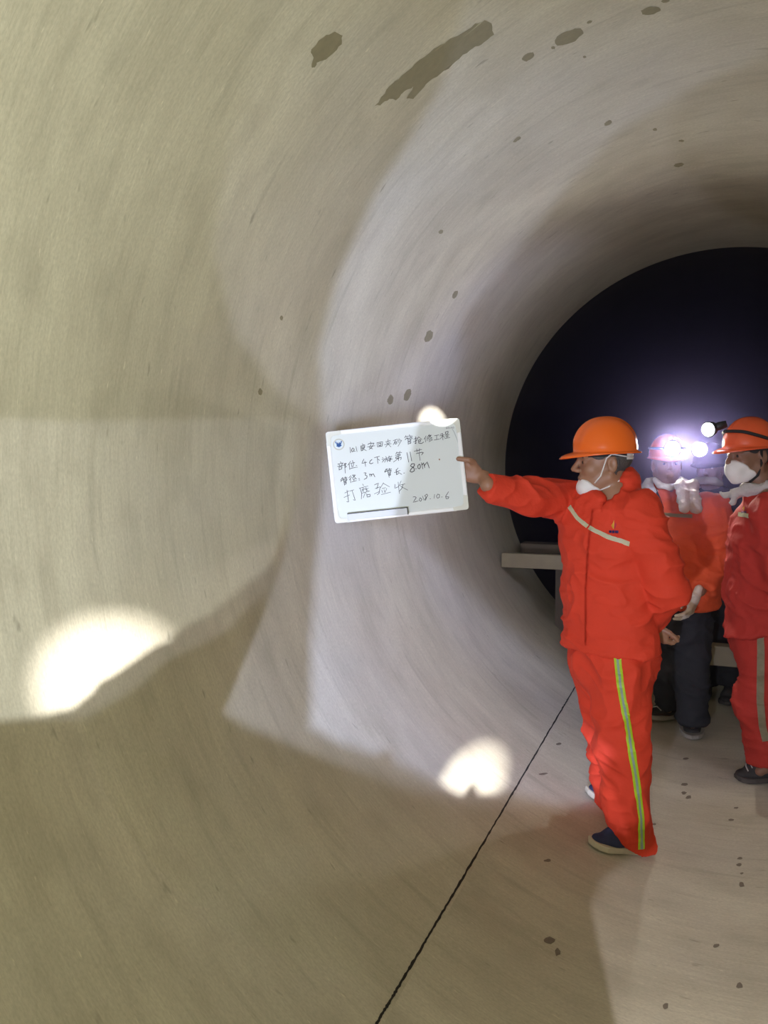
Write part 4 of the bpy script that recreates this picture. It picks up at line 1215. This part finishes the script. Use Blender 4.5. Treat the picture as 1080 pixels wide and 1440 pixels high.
WRITING = [
 (1, .0024, [[(365, 385), (372, 458)], [(402, 393), (386, 422), (394, 445), (414, 440), (424, 412), (404, 392)], [(432, 437)], [(448, 375), (462, 442)],
   [(536, 335), (550, 350)], [(520, 364), (570, 350), (566, 388), (520, 396)], [(522, 380), (564, 372)], [(514, 366), (522, 434), (548, 420)], [(562, 395), (532, 414)], [(536, 398), (590, 430)],
   [(648, 310), (656, 326)], [(614, 346), (622, 334), (696, 325), (690, 342)], [(656, 346), (634, 386), (676, 404)], [(682, 352), (660, 388), (630, 412)], [(608, 378), (706, 362)],
   [(738, 320), (745, 376)], [(740, 320), (816, 308), (810, 366), (745, 376)], [(762, 330), (766, 362)], [(766, 332), (792, 328), (790, 358), (764, 362)],
   [(860, 306), (922, 290)], [(890, 274), (892, 336)], [(868, 318), (880, 332)], [(916, 310), (904, 326)], [(842, 347), (932, 334)], [(890, 336), (858, 380)], [(892, 340), (928, 376)]]),
 (2, .0024, [[(28, 312), (78, 294)], [(58, 302), (28, 362)], [(48, 330), (50, 356), (72, 350), (70, 328), (48, 332)], [(100, 288), (98, 338)], [(86, 304), (78, 326)], [(112, 298), (124, 316)], [(132, 308), (88, 382)],
   [(186, 250), (172, 276)], [(182, 264), (212, 256)], [(198, 262), (202, 278)], [(232, 238), (224, 262)], [(230, 254), (270, 256)], [(246, 252), (250, 268)], [(178, 302), (186, 288), (266, 274), (262, 292)], [(212, 290), (216, 358)], [(214, 300), (250, 293), (248, 312), (217, 320)], [(217, 332), (250, 324), (248, 346), (218, 352)],
   [(288, 292), (326, 278)], [(308, 262), (314, 352), (300, 342)], [(284, 328), (326, 308)], [(350, 264), (324, 302)], [(352, 268), (388, 296)], [(346, 306), (374, 300), (368, 326), (350, 326)], [(346, 306), (350, 346), (386, 348), (412, 330)],
   [(442, 254), (418, 292)], [(430, 276), (436, 328)], [(456, 270), (456, 312)], [(482, 234), (462, 266)], [(470, 252), (510, 240), (466, 286)], [(480, 256), (516, 276)], [(510, 278), (476, 294)], [(516, 290), (478, 310)], [(522, 302), (480, 326)],
   [(550, 250), (602, 240)], [(576, 246), (576, 296)], [(548, 304), (610, 292)],
   [(650, 220), (624, 234)], [(618, 252), (672, 238)], [(650, 226), (656, 302)], [(650, 250), (624, 288)], [(660, 256), (676, 270)], [(686, 204), (722, 194), (718, 222), (690, 232), (686, 206)], [(688, 246), (732, 234)], [(710, 240), (708, 276)], [(692, 262), (728, 254)], [(680, 286), (742, 272)],
   [(74, 456), (58, 482)], [(70, 470), (94, 462)], [(112, 448), (100, 472)], [(110, 464), (132, 462)], [(54, 500), (116, 482), (112, 502), (60, 520), (58, 540), (132, 522), (122, 552)], [(88, 478), (96, 564)], [(88, 540), (32, 582)]]),
 (2, .0030, [[(200, 466), (222, 582)], [(240, 458), (260, 566)], [(288, 604), (260, 606), (244, 632), (286, 654), (296, 692), (262, 712), (238, 700), (254, 670), (286, 640), (298, 616), (288, 604)], [(313, 668)], [(356, 610), (338, 630), (340, 660), (358, 670), (371, 645), (366, 616), (356, 610)],
   [(384, 594), (400, 666)], [(391, 622), (410, 590), (426, 652)], [(426, 622), (456, 580), (482, 656)]]),
 (2, .0026, [[(294, 446), (386, 424)], [(324, 420), (330, 456)], [(360, 414), (354, 448)], [(320, 476), (382, 460), (408, 462), (386, 492)], [(354, 466), (366, 560)],
   [(86, 660), (62, 692)], [(44, 716), (112, 690)], [(64, 680), (70, 746), (92, 726)], [(80, 706), (132, 738)], [(164, 722)]]),
 (1, .0026, [[(234, 584), (242, 600)], [(198, 616), (270, 600)], [(214, 620), (226, 638)], [(262, 610), (246, 636)], [(194, 648), (280, 630)], [(214, 656), (216, 696)], [(216, 658), (256, 648), (250, 682), (216, 692)], [(286, 610), (314, 604), (296, 632), (314, 650), (298, 662)], [(290, 610), (300, 738)],
   [(372, 578), (338, 628)], [(354, 606), (362, 688)], [(400, 568), (406, 592)], [(374, 606), (428, 594)], [(384, 616), (394, 656)], [(416, 606), (406, 652)], [(368, 678), (442, 660)], [(454, 636)], [(460, 658)],
   [(556, 548), (528, 606), (594, 590)], [(570, 574), (580, 644)], [(668, 552), (644, 570), (634, 600), (654, 612), (684, 598)],
   [(704, 526), (772, 508)], [(742, 520), (750, 604)], [(750, 546), (772, 562)],
   [(814, 526), (826, 540)], [(808, 550), (824, 560)], [(812, 588), (844, 546)], [(860, 512), (868, 530)], [(840, 546), (890, 530)], [(866, 540), (844, 588)], [(866, 556), (888, 550), (880, 582)], [(906, 504), (894, 532)], [(900, 520), (942, 508)], [(900, 540), (936, 530), (914, 552), (920, 578), (904, 570)], [(894, 562), (948, 546)],
   [(866, 680), (844, 718)], [(860, 694), (886, 682)], [(872, 690), (880, 706)], [(910, 674), (898, 698)], [(904, 688), (938, 682)], [(914, 688), (918, 702)], [(848, 728), (856, 714), (936, 700), (930, 718)], [(884, 712), (906, 796)], [(888, 730), (926, 722), (922, 742), (894, 750)], [(898, 762), (926, 752), (922, 768), (902, 774)]]),
 (3, .0026, [[(262, 112), (236, 150)], [(254, 130), (278, 120)], [(266, 126), (274, 142)], [(300, 104), (290, 124)], [(296, 116), (324, 110)], [(306, 114), (310, 128)], [(240, 168), (250, 150), (326, 130), (320, 152)], [(276, 144), (290, 218)], [(280, 162), (314, 152), (310, 170), (284, 176)], [(286, 188), (316, 180), (312, 200), (290, 208)],
   [(376, 88), (350, 118)], [(386, 104), (358, 144)], [(370, 126), (376, 184)], [(398, 80), (440, 78), (398, 122)], [(408, 88), (452, 132)], [(404, 138), (436, 130)], [(420, 136), (420, 162)], [(394, 172), (452, 156)], [(490, 128)], [(494, 148)],
   [(560, 50), (586, 48), (574, 80), (602, 92), (596, 120), (562, 138)], [(634, 64), (642, 98)], [(638, 78), (656, 64), (664, 94)], [(662, 78), (686, 60), (708, 104)]]),
 (3, .0022, [[(294, 326), (348, 300)], [(324, 288), (346, 452), (322, 446)], [(284, 388), (358, 354)], [(364, 300), (416, 284)], [(394, 294), (438, 428), (412, 420)],
   [(540, 204), (552, 224)], [(494, 262), (612, 230)], [(504, 262), (526, 330), (522, 408)], [(544, 252), (552, 312)], [(530, 282), (572, 268)], [(548, 282), (530, 304)], [(586, 250), (594, 306)], [(574, 276), (616, 262)], [(592, 276), (616, 298)], [(534, 328), (636, 300)], [(580, 318), (550, 390)], [(596, 336), (602, 384), (644, 374), (642, 344), (600, 352)],
   [(704, 214), (758, 190), (736, 268)], [(714, 266), (782, 240), (766, 332), (742, 350)], [(704, 338), (764, 310)], [(826, 188), (788, 252)], [(826, 194), (908, 240)], [(808, 266), (856, 254)], [(804, 290), (816, 322)], [(836, 280), (844, 316)], [(872, 264), (850, 316)], [(800, 348), (924, 316)],
   [(986, 208), (984, 262), (1034, 240)], [(1030, 178), (1046, 332)]]),
 (4, .0022, [[(36, 238), (10, 300)], [(22, 290), (84, 274)], [(62, 282), (46, 330), (10, 372)], [(28, 304), (118, 352)],
   [(188, 440), (214, 436), (228, 448), (188, 508), (252, 490)], [(276, 450), (264, 480), (284, 496), (300, 470), (278, 450)], [(308, 430), (326, 482)], [(362, 404), (334, 424), (356, 450), (346, 482), (334, 472), (356, 446), (374, 420), (362, 404)], [(405, 462)], [(460, 408), (454, 456)], [(500, 404), (484, 430), (496, 456), (520, 446), (522, 410), (500, 404)], [(552, 440)], [(636, 374), (600, 432), (606, 462), (632, 460), (642, 440), (606, 436)]]),
]
PRINTED = [[(706, 140), (696, 152), (700, 162), (712, 158), (708, 150), (697, 154)], [(722, 140), (718, 152), (724, 160), (732, 152), (730, 142), (722, 140)], [(740, 146), (750, 158)], [(750, 146), (740, 158)], [(764, 138), (758, 152), (774, 150)], [(770, 142), (770, 160)], [(784, 138), (780, 150), (786, 158), (796, 150), (792, 140), (784, 138)]]

# ------------------------------------------------------------------ planks behind the people
M_wood = mat('scaffold_wood', (0.30, 0.25, 0.18), 0.8, var=0.3, scale=9, bump=0.3)
M_wood_d = mat('dark_scaffold_wood', (0.13, 0.10, 0.08), 0.85, var=0.3, scale=9, bump=0.3)


def plank(name, label, a, b, w, t, m_, group=None):
    a, b = np.asarray(a, float), np.asarray(b, float); x = unit(b - a); y = unit(np.cross([0, 0, 1.0], x)); z = np.cross(x, y)
    o = bm_obj(name, box_bm((np.linalg.norm(b - a), t, w), frame((a + b) / 2, x, y, z), .004), m_)
    return tag(o, label, 'plank', group)


Yp = 5.22
plank('scaffold_plank', 'pale wooden plank on edge crossing the pipe behind the orange jackets', at(706, 787, Yp), at(706, 787, Yp) + np.array([2.62, 0.10, 0.0]), .098, .045, M_wood)
plank('scaffold_plank', 'dark wooden plank lying further back behind the pale plank', at(735, 769, 5.75), at(735, 769, 5.75) + np.array([2.62, 0.05, 0]), .07, .16, M_wood_d)
pz = at(1010, 920, 5.10)
plank('timber_block', 'short pale timber low down between the dark trousers and the red ones', pz - np.array([.12, 0, 0]), pz + np.array([.55, 0, 0]), .12, .10, M_wood)
pz2 = at(1012, 878, 5.62)
plank('timber_beam', 'dark timber beam resting above the short pale timber', pz2 - np.array([.35, 0, 0]), pz2 + np.array([.7, 0, 0]), .10, .12, M_wood_d)
for sx, lab in ((-1.0, 'dark timber post holding the plank ends near the left pipe wall'), (1.0, 'dark timber post holding the plank ends near the right pipe wall')):
    zt = at(706, 787, Yp)[2]
    o = bm_obj('timber_post', box_bm((.07, .07, zt - floor_z(sx) + .02), frame((sx * .98, 5.50, (zt + floor_z(sx * .98)) / 2 - .01), (1, 0, 0), (0, 1, 0), (0, 0, 1)), .004), M_wood_d); tag(o, lab, 'post')
board()
man_with_board(); man_with_towel(); man_at_edge(); man_behind()

# ------------------------------------------------------------------ dust hanging in the pipe
mz_ = bpy.data.materials.new('dusty_air'); mz_.use_nodes = True
nt = mz_.node_tree; nt.nodes.remove(nt.nodes['Principled BSDF'])
vs_ = nt.nodes.new('ShaderNodeVolumeScatter'); vs_.inputs['Density'].default_value = HAZE; vs_.inputs['Anisotropy'].default_value = 0.78
vs_.inputs['Color'].default_value = (0.58, 0.50, 1.0, 1)
nt.links.new(vs_.outputs[0], nt.nodes['Material Output'].inputs['Volume'])
if HAZE > 0:
    hz_ = bm_obj('dust_haze', lathe([(1.40, 0), (1.40, 28.0)], frame((0, 4.1, R0), (1, 0, 0), (0, 0, 1), (0, 1, 0)), 40), mz_)
    tag(hz_, 'thin bluish dust haze glowing round the headlamps', 'haze', kind='stuff')
